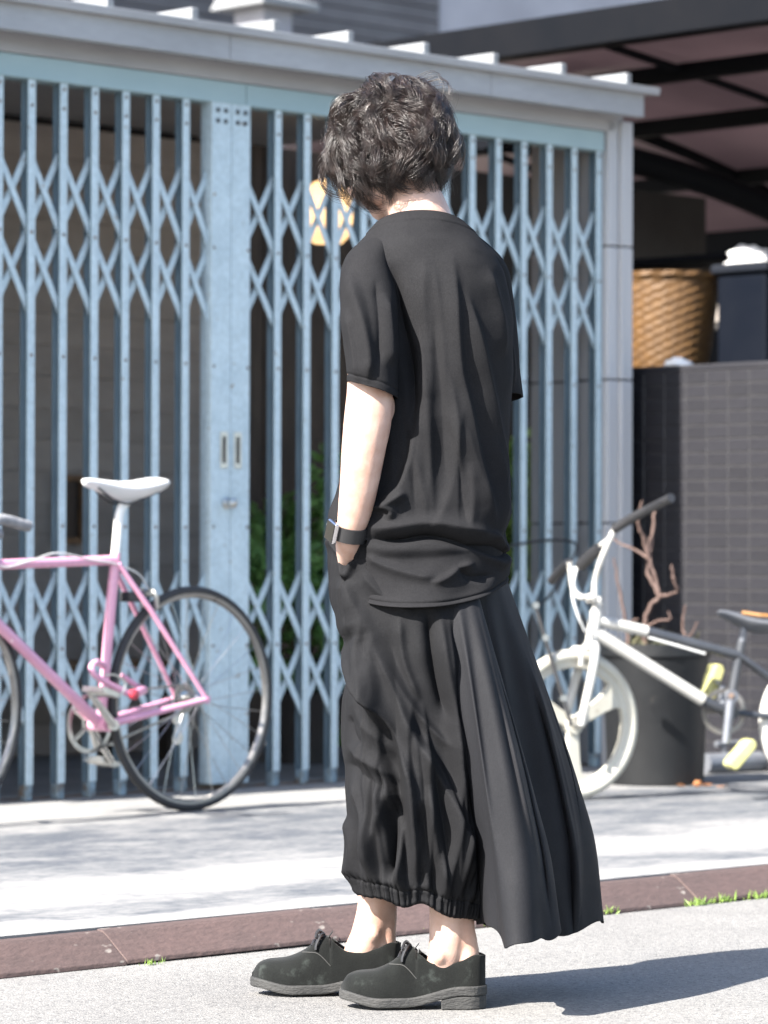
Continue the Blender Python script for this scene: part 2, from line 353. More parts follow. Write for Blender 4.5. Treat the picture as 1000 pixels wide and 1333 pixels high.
# ------------------------------------------------------------------ folding gate
gate = thing('folding_gate', 'pale blue steel accordion gate with crossed lattice straps, pulled shut', 'gate', W(wpx(293, 1000)[0], 0, ZS))
zt = zb0 + .006; zg0 = ZS + .0
uA = wpx(36, 300)[0]; uB = wpx(237, 300)[0]; sp = (uB - uA) / 5
ust0 = wpx(268, 300)[0]; ustm = wpx(294, 300)[0]; ust1 = wpx(319, 300)[0]
left = [uB - i * sp for i in range(0, 40) if uB - i * sp > uL - .36][::-1]
uC = wpx(357, 300)[0]
nr = max(1, round((uR - .012 - uC) / sp)); spr = (uR - .012 - uC) / nr
right = [uC + i * spr for i in range(nr + 1)]
BW = .029
def zat(x, y): return wpx(x, y)[1]
lat = [(zat(100, 205), zat(100, 308), zat(100, 408)), (zat(385, 745), zat(385, 838), zat(385, 930))]
riv = [zat(100, 120), zat(100, 145), lat[0][1], zat(100, 466), zat(100, 685), lat[1][1]]
for u in left + right:
    up = mb().box((u - BW/2, .0165, ZS + .05), (u + BW/2, .021, zt)).box((u + BW/2 - .004, .0088, ZS + .05), (u + BW/2 - .0003, .0164, zt))
    uo = up.build('upright', MT['blue'], gate, bevel=.0015)
    mb().box((u - BW/2 + .001, -.019, ZS + .05), (u + BW/2 - .001, -.0150, zt)).box((u + BW/2 - .005, -.0149, ZS + .05), (u + BW/2 - .001, -.0090, zt)).box((u - BW/2 + .001, .0090, ZS + .05), (u + BW/2 - .005, .0164, zt)).build('back_channel', MT['blue_shaded'], uo)
    rv = MB()
    for z in riv: rv.lathe([(.0055, 0), (.0055, .0016), (.003, .004), (0, .0045)], W(u, .0212, z), ND, 10)
    tag(rv.build('rivets', MT['rust'], uo), kind='stuff')
    ft = mb().box((u - BW/2 + .002, -.020, ZS + .001), (u + BW/2 - .002, .019, ZS + .0495)); fo = ft.build('foot', MT['footblue'], uo, bevel=.003)
for us_, ends in ((left, (None, ust0)), (right, (ust1, None))):
    pos = list(us_)
    if ends[1] is not None: pos = pos + [ends[1] + .012]
    if ends[0] is not None: pos = [ends[0] - .012] + pos
    n = len(pos)
    for (z2, z1, z0) in lat:
        for i in range(-1, n - 1):
            for sgn in (0, 1):
                # straps reach over two bays; the outermost ones only over one
                ia, ib = i, i + 2
                za, zb_ = (z2, z0) if sgn == 0 else (z0, z2)
                pa, pb = [(pos[ia], za)] if ia >= 0 else [(pos[0], z1)], [(pos[ib], zb_)] if ib < n else [(pos[n-1], z1)]
                (ua, a), (ub, b_) = pa[0], pb[0]
                if ub - ua < .02: continue
                nn = .0052 if sgn == 0 else -.0052
                s_ = MB(); s_.bar(W(ua, nn, a), W(ub, nn, b_), ND.cross(Vector((0,0,1))) * .3 + Vector((0,0,1)), .0210, .005)
                s_.build('strap', MT['blue'], gate)
for (a, c) in ((ust0, ustm), (ustm, ust1)):
    st = mb().box((a + .0012, -.028, ZS + .02), (c - .0012, .028, zt)); so_ = st.build('stile', MT['blue'], gate, bevel=.003)
    rv = MB(); cu = (a + c) / 2
    for dz in (0, .035):
        for du in (-.017, .017): rv.lathe([(.0085, 0), (.008, .0025), (0, .003)], W(cu + du, .0285, zat(293, 146) - dz), ND, 10)
    tag(rv.build('bolts', MT['black'], so_), kind='stuff')
    uu = a + .012 if a == ust0 else c - .012
    rv = MB()
    for z in (lat[0][1], zat(290, 478), zat(290, 686), lat[1][1]): rv.lathe([(.005, 0), (.005, .002), (0, .004)], W(uu, .0285, z), ND, 10)
    tag(rv.build('rivets', MT['rust'], so_), kind='stuff')
    hz = zat(290, 586); hu = cu + (.012 if a == ust0 else -.014)
    h = mb(); z0_, z1_ = hz - .060, hz + .060
    h.box((hu - .016, .0285, z0_), (hu - .008, .0325, z1_)).box((hu + .008, .0285, z0_), (hu + .016, .0325, z1_)).box((hu - .008, .0285, z1_ - .016), (hu + .008, .0325, z1_)).box((hu - .008, .0285, z0_), (hu + .008, .0325, z0_ + .016))
    ho = h.build('pull_handle', MT['steel'], so_, bevel=.001)
    mb().box((hu - .0078, .0285, z0_ + .0162), (hu + .0078, .0298, z1_ - .0162)).build('handle_recess', MT['black'], so_)
kn = MB(); kn.lathe([(.019, 0), (.019, .006), (.012, .010), (.012, .022), (.017, .026), (.017, .036), (.011, .040), (0, .041)], W(*[wpx(287, 655)[0], .0285, zat(287, 655)]), ND, 20)
kn.build('lock_knob', MT['steel'], gate, smooth=True)
mb().box((uL, -.055, ZS + .0005), (uR + .01, -.03, ZS + .006)).build('floor_track', MT['rust'], gate)

# ------------------------------------------------------------------ charcoal tiled boundary wall
uT = uP + .10
wall = thing('boundary_wall', 'waist-high charcoal mosaic tiled boundary wall beside the pale pillar', 'wall', W(uT, .4, ZS))
wall['label'] = 'charcoal mosaic tiled boundary wall standing beside the pale pillar'
nE, zW = npx(1000, 474, uT)
n1 = nE + .12; n0 = -.30
mb().box((uT + .0012, n0, ZS), (uT + .15, n1 - .006, zW - .012)).build('wall_core', MT['mortar'], wall)
mb().box((uT - .002, n0, zW - .0115), (uT + .156, n1, zW + .012)).build('coping', MT['charcoal'], wall, bevel=.004)
tw, th = .1, .05
tm = MB(); tm.box((-.0475, -.0075, -.0225), (.0475, 0, .0225)); tme = tm.mesh('tile', MT['charcoal'])
# tile local x -> ND, local y -> -UD, local z up
Rt = Matrix((ND, UD, Vector((0,0,1)))).transposed().to_4x4()
nt_ = 0; zz = zW - .012 - th / 2
while zz > ZS + .02:
    for c in range(10):
        nn = n1 - .006 - tw * (c + .5)
        o = link('tile', tme, wall)
        mm = Rt.copy(); mm.translation = W(uT + .0065 + random.uniform(-.0006, .0006), nn, zz) - ORG[wall.name]
        o.matrix_local = mm; nt_ += 1
        b = o.modifiers.new('bevel', 'BEVEL'); b.width = .0025; b.segments = 1
    zz -= th

# ------------------------------------------------------------------ carport with smoked arched roof
car = thing('carport', 'dark framed carport with smoked brown arched roof panels', 'carport', W(uT + 3.4, -.6, ZS))
offs = [.45, 1.15, 1.9, 2.65, 3.4]; ys = [6, 80, 150, 228, 316]
cu = [uT + d for d in offs]; cz = [npx(1000, y, u)[1] for y, u in zip(ys, cu)]
nA = npx(1000, 6, cu[0])[0] + 1.2; nB = nA - 5.2
for i, (u, z) in enumerate(zip(cu, cz)):
    hw, hh = ((.055, .07) if i in (0, 4) else (.03, .035))
    mb().box((u - hw, nB, z - hh), (u + hw, nA, z + hh)).build('purlin', MT['cframe'], car, bevel=.006)
nR0 = npx(740, 67, cu[0])[0]
ribs = sorted([nR0 + k * .95 for k in range(-2, 6) if nB < nR0 + k * .95 < nA])
def arch(u):
    return float(np.interp(u, cu, cz)) + .028
us2 = np.linspace(cu[0], cu[-1], 17)
pc = np.polyfit(cu, cz, 3); archz = lambda u: float(np.polyval(pc, u))
for k, n in enumerate(ribs):
    thick = .028 if k % 2 else .018
    r_ = MB(); pts = [W(u, n, archz(u) + .005) for u in us2]
    r_.tube(pts, thick, 6); r_.build('roof_rib', MT['cframe'], car)
nC, zC = npx(927, 240, cu[2])
for kk, n in enumerate([nC, nA - .4]):
    mid = (cu[0] + cu[-1]) / 2
    r_ = MB(); r_.tube([W(u, n, archz(u) + (zC - archz(cu[2])) - .10*((u - cu[2])/1.5)**2) for u in us2], .06, 10); r_.build('main_arch', MT['cframe'], car, smooth=True)
    mb().box((cu[-1] - .06, n - .06, ZS), (cu[-1] + .06, n + .06, cz[-1] - .072)).build('post', MT['cframe'], car, bevel=.008)
nb_ = [nB] + ribs + [nA]
for i in range(4):
    for a, c in zip(nb_[:-1], nb_[1:]):
        p = MB(W); uu = np.linspace(cu[i] + .0005, cu[i+1] - .0005, 5); vs_ = []
        for u in uu: vs_ += [(u, a + .001, archz(u) + .05), (u, c - .001, archz(u) + .05), (u, c - .001, archz(u) + .054), (u, a + .001, archz(u) + .054)]
        fs_ = []
        for j in range(4):
            for q in range(4): fs_.append((j*4+q, j*4+(q+1) % 4, (j+1)*4+(q+1) % 4, (j+1)*4+q))
        fs_ += [(0,1,2,3), (16,17,18,19)]
        p.add(vs_, fs_).build('roof_panel', MT['smoked'], car)

# house behind the carport and the flats behind the roof
hs = thing('rear_house', 'shaded rear house wall in brown render under the carport roof', 'house', W(uT + 3.9, -2, ZS))
hm = mat('brown_render', (.34,.30,.27), (.28,.25,.22), scale=2, rough=.85, bump=.3, bscale=40)
mb().box((uT + 3.9, -9, ZS), (uT + 4.1, 4, 2.3)).build('wall', hm, hs)
mb().box((uT + 3.86, -3.4, 1.2), (uT + 3.899, -2.6, 2.0)).build('window_frame', MT['cframe'], hs)
mb().box((uT + 3.7, -9, 2.301), (uT + 4.3, 4, 2.42)).build('roof_edge', MT['cframe'], hs)
fb = thing('apartment_building', 'block of flats with pale rendered wall and dark slate cladding above the roof', 'building', W(2, -9, ZS))
nF = -9.0
ua = wpx(572, 30, nF)[0]; ub = ua + 14; uc = wpx(150, 30, nF)[0]
mb().box((ua, nF - 1, ZS), (ub, nF, 9)).build('rendered_wall', MT['farwall'], fb)
z_ = 2.2
while z_ < 6:
    mb().box((uc - 4, nF - 1, z_), (ua - .02, nF + .02 + random.uniform(0,.006), z_ + .092)).build('cladding_board', MT['fartile'], fb, bevel=.004); z_ += .10
mb().box((uc - 4, nF - 1, ZS), (ua - .02, nF - .0, 2.195)).build('lower_wall', MT['fartile'], fb)
pv, pz = wpx(345, 18, -6.0)
vt = thing('vent_hood', 'pale metal vent box with sloped cap showing over the roof', 'vent', W(pv, -6.0, ZS))
mb().box((pv - .10, -6.15, ZS + .001), (pv + .12, -5.9, pz + .02)).build('duct', MT['farwall'], vt, bevel=.006)
c = MB(W); c.add([(pv-.2,-5.8,pz+.021),(pv+.24,-5.8,pz+.021),(pv+.24,-6.25,pz+.021),(pv-.2,-6.25,pz+.021),(pv-.2,-5.8,pz+.06),(pv+.24,-5.8,pz+.06),(pv+.18,-6.2,pz+.17),(pv-.14,-6.2,pz+.17)],
   [(0,3,2,1),(4,5,6,7),(0,1,5,4),(1,2,6,5),(2,3,7,6),(3,0,4,7)]); c.build('cap', MT['roof'], vt, bevel=.005)

# ================================================================== bicycles
MT['pink'] = mat('pink_enamel', (.5967,.2888,.4042), (.5390,.2502,.3658), scale=6, rough=.3, coat=.5, speck=(38,.72,(.7220,.5967,.6353)))
MT['tyre'] = mat('black_rubber', (.018,.018,.02), (.03,.03,.032), scale=14, rough=.75, bump=.2, bscale=200)
MT['rim'] = mat('dark_rim', (.20,.19,.18), (.26,.25,.24), scale=10, rough=.35, metal=.7)
MT['cable'] = mat('pale_cable', (.55,.55,.54), (.48,.48,.47), rough=.4)
MT['cream'] = mat('yellowed_white_plastic', (.4224,.4096,.3584), (.3712,.3520,.2944), scale=7, rough=.45, speck=(30,.72,(.2880,.2560,.2048)))
MT['whitepaint'] = mat('chipped_white_paint', (.3930,.3873,.3699), (.3468,.3410,.3179), scale=8, rough=.4, speck=(42,.68,(.1734,.1445,.1272)))
MT['greyframe'] = mat('dark_grey_frame_paint', (.0315,.0350,.0420), (.0420,.0455,.0525), scale=9, rough=.35)
MT['midgrey'] = mat('worn_grey_metal', (.1612,.1736,.1922), (.1116,.1178,.1364), scale=9, rough=.4, metal=.3)
MT['yellow'] = mat('faded_yellow_plastic', (.3844,.3720,.1736), (.3224,.3100,.1240), scale=12, rough=.55)
MT['red'] = mat('red_plastic', (.3720,.0372,.0558), (.3100,.0310,.0496), rough=.35)
MT['bartape'] = mat('grey_bar_tape', (.16,.16,.17), (.22,.22,.23), scale=40, rough=.7, bump=.3)
MT['saddlew'] = mat('white_saddle_leather', (.5920,.5920,.5920), (.5440,.5440,.5440), scale=9, rough=.5, bump=.05)
MT['saddleg'] = mat('grey_saddle_leather', (.0744,.0806,.0930), (.0558,.0589,.0682), scale=9, rough=.5)
MT['orange'] = mat('orange_trim', (.2790,.1364,.0372), (.2356,.1116,.0310), rough=.5)

def ring(mbd, c, ax, prof, n=56):       # torus-like ring: prof = closed loop of (radius, axial)
    ax = Vector(ax).normalized(); a = Vector((0,0,1)); a = (a - ax*a.dot(ax)).normalized(); b = ax.cross(a); c = Vector(c); vs = []; k = len(prof)
    for i in range(n):
        t = 2*math.pi*i/n; r = a*math.cos(t) + b*math.sin(t)
        for pr, ph in prof: vs.append(c + r*pr + ax*ph)
    fs = [(i*k+j, i*k+(j+1) % k, ((i+1) % n)*k+(j+1) % k, ((i+1) % n)*k+j) for i in range(n) for j in range(k)]
    return mbd.add(vs, fs)
def circ(R, r, n=10): return [(R + r*math.cos(2*math.pi*i/n), r*math.sin(2*math.pi*i/n)) for i in range(n)]
def saddle(mbd, plane, pts, side):      # pts: (nose..tail) list of (point, halfwidth, thickness)
    vs = []; k = 12
    for p, hw, th in pts:
        for j in range(k):
            t = 2*math.pi*j/k; x = math.cos(t); z = math.sin(t)
            zz = z*th*.35 if z > 0 else z*th*(.9 - .5*abs(x))
            vs.append(Vector(p) + side*(hw*x) + Vector((0,0,zz)))
    n = len(pts)
    fs = [(i*k+j, i*k+(j+1) % k, (i+1)*k+(j+1) % k, (i+1)*k+j) for i in range(n-1) for j in range(k)] + [tuple(range(k))[::-1], tuple((n-1)*k+j for j in range(k))]
    return mbd.add(vs, fs)
def smooth_pts(P, n=8):
    P = [Vector(p) for p in P]; out = []
    Q = [P[0]*2 - P[1]] + P + [P[-1]*2 - P[-2]]
    for i in range(1, len(Q)-2):
        for k in range(n):
            t = k/n; a, b, c, d = Q[i-1], Q[i], Q[i+1], Q[i+2]
            out.append(.5*((2*b) + (c-a)*t + (2*a-5*b+4*c-d)*t*t + (3*b-a-3*c+d)*t*t*t))
    return out + [P[-1]]

# ---- pink road bike parked along the gate
bd = Vector((.68, .733, 0)).normalized(); bn = Vector((bd.y, -bd.x, 0))
base = ground(249, 1056, ZS)
RW = .338
CR = base + Vector((0,0,RW)); CFt = CR - bd*.985
pk = thing('road_bicycle', 'pink steel road bicycle with white saddle parked along the blue gate', 'bicycle', base)
def B(x, y, off=0): return hit(x, y, base + bn*off, bn)
def road_wheel(c, ax, parent):
    m_ = MB(); ring(m_, c, ax, [(RW-.028,-.010),(RW-.014,-.011),(RW-.016,.0),(RW-.014,.011),(RW-.028,.010),(RW-.036,0)])
    wh = m_.build('wheel', MT['rim'], parent, smooth=True)
    t_ = MB(); ring(t_, c, ax, circ(RW-.0135, .0135)); t_.build('tyre', MT['tyre'], wh, smooth=True)
    h_ = MB(); h_.lathe([(.006,-.062),(.006,-.05),(.022,-.034),(.022,-.030),(.012,-.026),(.012,.026),(.022,.030),(.022,.034),(.006,.05),(.006,.062)], c, ax, 16); h_.build('hub', MT['steel'], wh, smooth=True)
    axv = Vector(ax); a = Vector((0,0,1)); b = axv.cross(a)
    for i in range(28):
        t = 2*math.pi*(i+.3)/28; sgn = 1 if i % 2 else -1; dt = (.5 if (i//2) % 2 else -.5)
        p = Vector(c) + (a*math.cos(t+dt) + b*math.sin(t+dt))*.021 + axv*(.032*sgn)
        q = Vector(c) + (a*math.cos(t) + b*math.sin(t))*(RW-.033) + axv*(.002*sgn)
        MB().tube([p, q], .0013, 4).build('spoke', MT['steel'], wh)
road_wheel(CR, bn, pk)
fdir = (bd + bn*(-.10)).normalized(); road_wheel(CFt, Vector((fdir.y, -fdir.x, 0)), pk)
SCl = B(150, 729); BB = B(131, 943); HT = SCl - bd*.535 + Vector((0,0,.004)); 
hd = Vector((-bd.x*.30, -bd.y*.30, -.95)).normalized(); HB = HT + hd*.125
fr = MB()
fr.tube([HT + Vector((0,0,-.02)), SCl], .0145, 14).tube([HB - hd*.02, BB], .0165, 14).tube([SCl - Vector((0,0,0)) + (SCl-BB).normalized()*.02, BB], .0150, 14)
fr.tube([HT - hd*.02, HB + hd*.02], .019, 14)
for s in (-1, 1):
    do = CR + bn*(.066*s); 
    fr.tube([SCl + bn*(.014*s) - Vector((0,0,.012)), SCl.lerp(CR, .35) + bn*(.034*s), do], [.009,.0085,.007], 10)
    fr.tube([BB + bn*(.024*s), BB.lerp(CR, .35) + bn*(.040*s), do], [.013,.0115,.008], 10)
    fr.lathe([(.013,-.003),(.013,.003)], do, bn, 14)
fr.lathe([(.021,-.036),(.021,.036)], BB, bn, 18)
fr.build('frame', MT['pink'], pk, smooth=True)
fk = MB()
for s in (-1, 1):
    fk.tube(smooth_pts([HB + hd*.03, HB + hd*.045 + bn*(.03*s), HB.lerp(CFt,.6) + bn*(.05*s) , CFt + bn*(.056*s)], 4), .010, 10)
fk.build('fork', MT['pink'], pk, smooth=True)
sp_ = MB(); sp_.tube(smooth_pts([SCl - (SCl-BB).normalized()*.03, B(152.5, 700), B(156, 668), B(163, 655), B(176, 648)], 5), .0130, 12)
sp_.build('seatpost', mat('white_enamel', (.72,.72,.70), (.66,.66,.64), rough=.3), pk, smooth=True)
prof = [(108,620,.012,.018),(114,620,.018,.026),(135,624,.024,.036),(158,630,.042,.056),(180,628,.064,.060),(198,622,.070,.048),(207,622,.058,.036),(210,624,.03,.02)]
sd = MB(); saddle(sd, None, [(B(x, y+6), hw, th) for x, y, hw, th in prof], bn); so2 = sd.build('saddle', MT['saddlew'], pk, smooth=True); 
so2.modifiers.clear(); so2.modifiers.new('sub', 'SUBSURF').levels = 1; so2.modifiers['sub'].render_levels = 2
rl = MB()
for s in (-1, 1): rl.tube(smooth_pts([B(122, 632) + bn*(.008*s), B(142, 650) + bn*(.02*s), B(165, 655) + bn*(.022*s), B(196, 640) + bn*(.035*s)], 5), .0035, 8)
rl.build('saddle_rail', MT['black'], pk)
# cranks, chainring, pedals
cr_ = MB(); cc = BB - bn*.047; ring(cr_, cc, bn, [(.082,-.002),(.088,-.0015),(.088,.0015),(.082,.002),(.074,.002),(.074,-.002)], 44)
for i in range(5):
    t = 2*math.pi*i/5 + .3; q = cc + (Vector((0,0,1))*math.cos(t) + bd*math.sin(t))*.078
    cr_.bar(cc, q, bd.cross(q-cc) if abs((q-cc).normalized().dot(bd))<.9 else Vector((0,0,1)), .014, .006)
cr_.build('chainring', MT['steel'], pk)
def crank(side, x, y):
    e = B(x, y, .07*side); c = MB(); c.tube([BB + bn*(.055*side), e], [.013, .009], 10); c.lathe([(.016,-.008),(.016,.008)], BB + bn*(.055*side), bn, 14)
    co = c.build('crank', MT['steel'], pk, smooth=True)
    p = MB(); ctr = e + bn*(.05*side); fx = bd; fz = Vector((0,0,1))*.95 + bd*.3; fz = (fz - bn*fz.dot(bn)).normalized(); fx = bn.cross(fz)
    for a in (-1, 1):
        p.bar(ctr - bn*.045 + fx*(.03*a), ctr + bn*.045 + fx*(.03*a), fz, .016, .003)
        p.bar(ctr - fx*.032 + bn*(.042*a), ctr + fx*.032 + bn*(.042*a), fz, .016, .003)
    p.tube([ctr - bn*.05*1, ctr + bn*.04], .009, 10)
    p.tube(smooth_pts([ctr - fx*.03, ctr - fx*.075 + fz*.01, ctr - fx*.085 + fz*.05, ctr - fx*.04 + fz*.062, ctr + fx*.0 + fz*.05], 4), .0035, 6)
    p.build('pedal', MT['steel'], co, smooth=True)
crank(1, 116, 900); crank(-1, 146, 992)
# chain, sprockets, derailleur
sk = MB()
for r, o_ in ((.045,-.030),(.038,-.035),(.032,-.040)): ring(sk, CR + bn*o_, bn, [(r-.012,-.001),(r,-.001),(r,.001),(r-.012,.001)], 28)
sk.build('sprocket', MT['rim'], pk)
ch = MB(); 
for dz in (.084, -.084): 
    q = CR - bn*.036 + Vector((0,0,.04 if dz > 0 else -.04)); ch.bar(cc + Vector((0,0,dz)), q, Vector((0,0,1)), .007, .005)
ch.build('chain', MT['rim'], pk)
dr = MB(); d0 = CR - bn*.05; dr.tube([d0, d0 - Vector((0,0,.05)) + bd*.01, d0 - Vector((0,0,.12)) - bd*.02], .009, 8)
for z in (.06, .12): dr.lathe([(.020,-.004),(.020,.004)], d0 - Vector((0,0,z)) - bd*.01, bn, 16)
dr.build('derailleur', MT['steel'], pk)
bk = MB(); c0 = B(192, 772); 
for s in (-1, 1): bk.tube(smooth_pts([c0 + Vector((0,0,.012)) + bn*(.004*s), c0 + bn*(.035*s), c0 - Vector((0,0,.045)) + bn*(.03*s) + bd*.01], 5), .007, 8)
bk.lathe([(.012,-.02),(.012,.02)], c0, bd, 12)
bk.build('rear_brake', MT['steel'], pk, smooth=True)
lt = MB(); lt.add([], []); c1 = B(172, 777, .0); lt.bar(c1 - bd*.030, c1 + bd*.025, Vector((0,0,1)), .030, .05); lt.build('rear_reflector', MT['black'], pk, bevel=.006)
cb = MB(); cb.tube(smooth_pts([HT + bn*.02 + Vector((0,0,.05)), B(0, 737, .018), B(40, 730, .018), B(75, 720, .016), B(120, 729, .016), B(150, 734, .018), B(180, 747, .018), B(193, 766, .010)], 6), .0028, 6)
cb.build('brake_cable', MT['cable'], pk, smooth=True)
hb = MB(); stt = HT - hd*.05; ctr = stt - bd*.09 + Vector((0,0,.02)); hb.tube([HT - hd*.01, stt, ctr], .013, 10)
hb.build('stem', MT['steel'], pk, smooth=True)
for s in (-1, 1):
    h_ = MB(); tip = B(38, 685, .20) if s > 0 else B(38, 685, .20) - bn*.40
    h_.tube(smooth_pts([ctr, ctr + bn*(.12*s), ctr + bn*(.195*s) - bd*.01, ctr + bn*(.20*s) - bd*.08 - Vector((0,0,.01)), ctr + bn*(.2*s) - bd*.085 - Vector((0,0,.08)), tip - bd*.13 + Vector((0,0,.012)), tip], 6), [.0125]*12 + [.016]*25, 12)
    h_.build('drop_bar', MT['bartape'], pk, smooth=True)
# bent pink lock hung on the seat tube
lk = MB(); lk.tube(smooth_pts([B(136, 868, .02), B(126, 862, .04), B(119, 869, .05), B(125, 880, .055), B(145, 892, .055), B(171, 905, .055)], 6), .0095, 10)
lk.tube([B(159, 879, -.01), B(178, 893, .0), B(186, 898, .03), B(174, 904, .06)], [.0085,.009,.014,.014], 10)
lko = lk.build('lock', MT['pink'], pk, smooth=True)
MB().lathe([(.0155,-.004),(.0155,.012),(.010,.016),(0,.0165)], B(173, 904, .062), bn, 16).build('lock_cap', MT['red'], lko, smooth=True)

# ---- white and grey BMX by the planter
wd = Vector((.966, .259, 0)).normalized(); wn = Vector((wd.y, -wd.x, 0))
fb_ = ground(745, 1042, ZS); RM = .238
def V(x, y, off=0): return hit(x, y, fb_ + wn*off, wn)
bx = thing('bmx_bicycle', 'scuffed white and grey small-wheeled bicycle with white three-spoke wheels by the planter', 'bicycle', fb_)
def mag_wheel(c, ax, parent, ph, tyre):
    ax = Vector(ax); m_ = MB(); ring(m_, c, ax, [(RM-.058,-.011),(RM-.022,-.014),(RM-.022,.014),(RM-.058,.011)], 60)
    up = Vector((0,0,1)); sd_ = ax.cross(up)
    for i in range(3):
        t = ph + 2*math.pi*i/3; r = up*math.cos(t) + sd_*math.sin(t); q = ax.cross(r)
        prof_ = [(.02,.020),(.07,.022),(.12,.026),(.16,.034),(RM-.05,.058)]
        poly = [Vector(c) + r*a + q*b for a, b in prof_] + [Vector(c) + r*a - q*b for a, b in prof_[::-1]]
        m_.prism(poly, ax*-.009, ax*.009)
    m_.lathe([(.030,-.02),(.030,.02)], c, ax, 20)
    wh = m_.build('wheel', MT['cream'], parent, bevel=.003)
    t_ = MB(); ring(t_, c, ax, circ(RM-.021, .021, 12), 60); t_.build('tyre', tyre, wh, smooth=True)
    MB().lathe([(.006,-.055),(.013,-.045),(.013,-.021),(.013,.021),(.013,.045),(.006,.055)], c, ax, 14).build('hub', MT['steel'], wh, smooth=True)
CF2 = fb_ + Vector((0,0,RM)); CR2 = CF2 + wd*.865
fwd_ = (wd + wn*(-.22)).normalized(); fax = Vector((fwd_.y, -fwd_.x, 0))
mag_wheel(CF2, fax, bx, math.pi, MT['cream'])
mag_wheel(CR2, wn, bx, .4, mat('grey_white_tyre', (.42,.41,.39), (.5,.49,.46), rough=.7))
HT2, HB2 = V(777, 795), V(770, 838); JT = V(962, 853); BB2 = V(949, 927)
wf = MB(); wf.tube([HT2, HB2], .021, 14).tube([V(781, 808), V(842, 822)], .0185, 14).tube([V(776, 824), V(915, 911)], .0205, 14)
wf.build('white_frame', MT['whitepaint'], bx, smooth=True)
gf = MB(); gf.tube([V(842.5, 822), JT], .0165, 14).tube([V(914.5, 911), BB2], .0165, 14).tube([V(966, 835), BB2], .0145, 12)
for s in (-1, 1):
    gf.tube([JT + wn*(.012*s), CR2 + wn*(.056*s)], .009, 8).tube([BB2 + wn*(.02*s), CR2 + wn*(.056*s)], .010, 8)
gf.lathe([(.021,-.036),(.021,.036)], BB2, wn, 16); gf.build('grey_frame', MT['greyframe'], bx, smooth=True)
fk = MB(); crn = V(769, 845)
for s in (-1, 1):
    fk.tube(smooth_pts([HB2, crn + fax*(.030*s), crn.lerp(CF2, .35) + fax*(.046*s), CF2 + fax*(.052*s)], 5), [.015]*6 + [.0145]*10, 12)
fk.build('fork', MT['whitepaint'], bx, smooth=True)
st = MB(); stc = V(766, 778); st.tube([HT2, V(779, 784)], .017, 12).tube([V(780, 783), stc], .016, 10); st.build('stem', MT['whitepaint'], bx, smooth=True)
gR, gL = V(800, 689, .10), V(741, 732, -.12)
hb = MB()
hb.tube(smooth_pts([stc + wn*.06, V(775, 757, .05), V(783, 728, .08), gR], 6), .0098, 10)
hb.tube(smooth_pts([stc + wn*.06, stc, stc - wn*.08], 3), .0098, 10)
hb.tube(smooth_pts([stc - wn*.08, V(747, 768, -.10), V(743, 742, -.12), gL], 6), .0098, 10)
hb.tube([V(748, 742, -.11), V(770, 719, 0.0), V(793, 702, .09)], .0080, 10)
hb.build('handlebar', MT['whitepaint'], bx, smooth=True)
MB().tube([V(756, 736, -.08), V(772, 721, .0), V(784, 712, .05)], .020, 12).build('bar_pad', MT['black'], bx, smooth=True)
MB().tube(smooth_pts([gR, V(822, 675, .16), V(850, 660, .24), V(874, 648, .33)], 4), [.0150]*6 + [.0145]*7, 12).build('grip', MT['black'], bx, smooth=True)
MB().tube(smooth_pts([gL, V(731, 741, -.19), V(718, 756, -.28)], 4), .0148, 12).build('grip', MT['black'], bx, smooth=True)
cbx = MB(); cbx.tube(smooth_pts([V(752, 735, -.09), V(745, 770, .03), V(752, 800, .05), V(762, 822, .04)], 6), .004, 6); cbx.build('brake_cable', MT['cable'], bx)
cbx = MB(); cbx.tube([V(845, 830, .02), V(880, 840, .02), V(918, 851, .02)], .004, 6); cbx.build('brake_cable', MT['cable'], bx)
brk = MB(); 
for s in (-1, 1): brk.tube(smooth_pts([crn + Vector((0,0,.0)) + fax*(.02*s), V(752, 846, .0) + fax*(.035*s), V(750, 866) + fax*(.03*s)], 4), .008, 8)
brk.build('front_brake', MT['whitepaint'], bx, smooth=True)
sp2 = MB(); sp2.tube([V(966, 836), V(969, 812)], .0115, 12); sp2.build('seatpost', MT['midgrey'], bx, smooth=True)
prof = [(934,797,.014,.02),(942,797,.02,.026),(958,802,.03,.038),(975,808,.052,.05),(995,811,.074,.05),(1012,811,.078,.04),(1022,812,.05,.025)]
sd = MB(); saddle(sd, None, [(V(x, y), hw, th) for x, y, hw, th in prof], wn); s3 = sd.build('saddle', MT['saddleg'], bx, smooth=True); s3.modifiers.clear(); mm = s3.modifiers.new('sub', 'SUBSURF'); mm.levels = 1; mm.render_levels = 2
stt_ = MB(); stt_.tube([V(966, 797.5, .028), V(990, 801, .055), V(1012, 802.5, .062)], .006, 8); stt_.build('saddle_stripe', MT['orange'], s3)
ck = MB(); e2 = V(945, 968, .075); ck.tube([V(952, 906, .06), e2], [.0155,.013], 12); ck.lathe([(.020,-.012),(.020,.014)], V(952, 906, .06), wn, 14); cko = ck.build('crank', MT['midgrey'], bx, smooth=True)
MB().lathe([(.009,0),(.009,.003),(0,.0035)], V(952, 906, .0745), wn, 12).build('crank_bolt', MT['rust'], cko)
ck2 = MB(); e3 = V(940, 893, -.075); ck2.tube([BB2 - wn*.06, e3], [.0155,.012], 12); cko2 = ck2.build('crank', MT['midgrey'], bx, smooth=True)
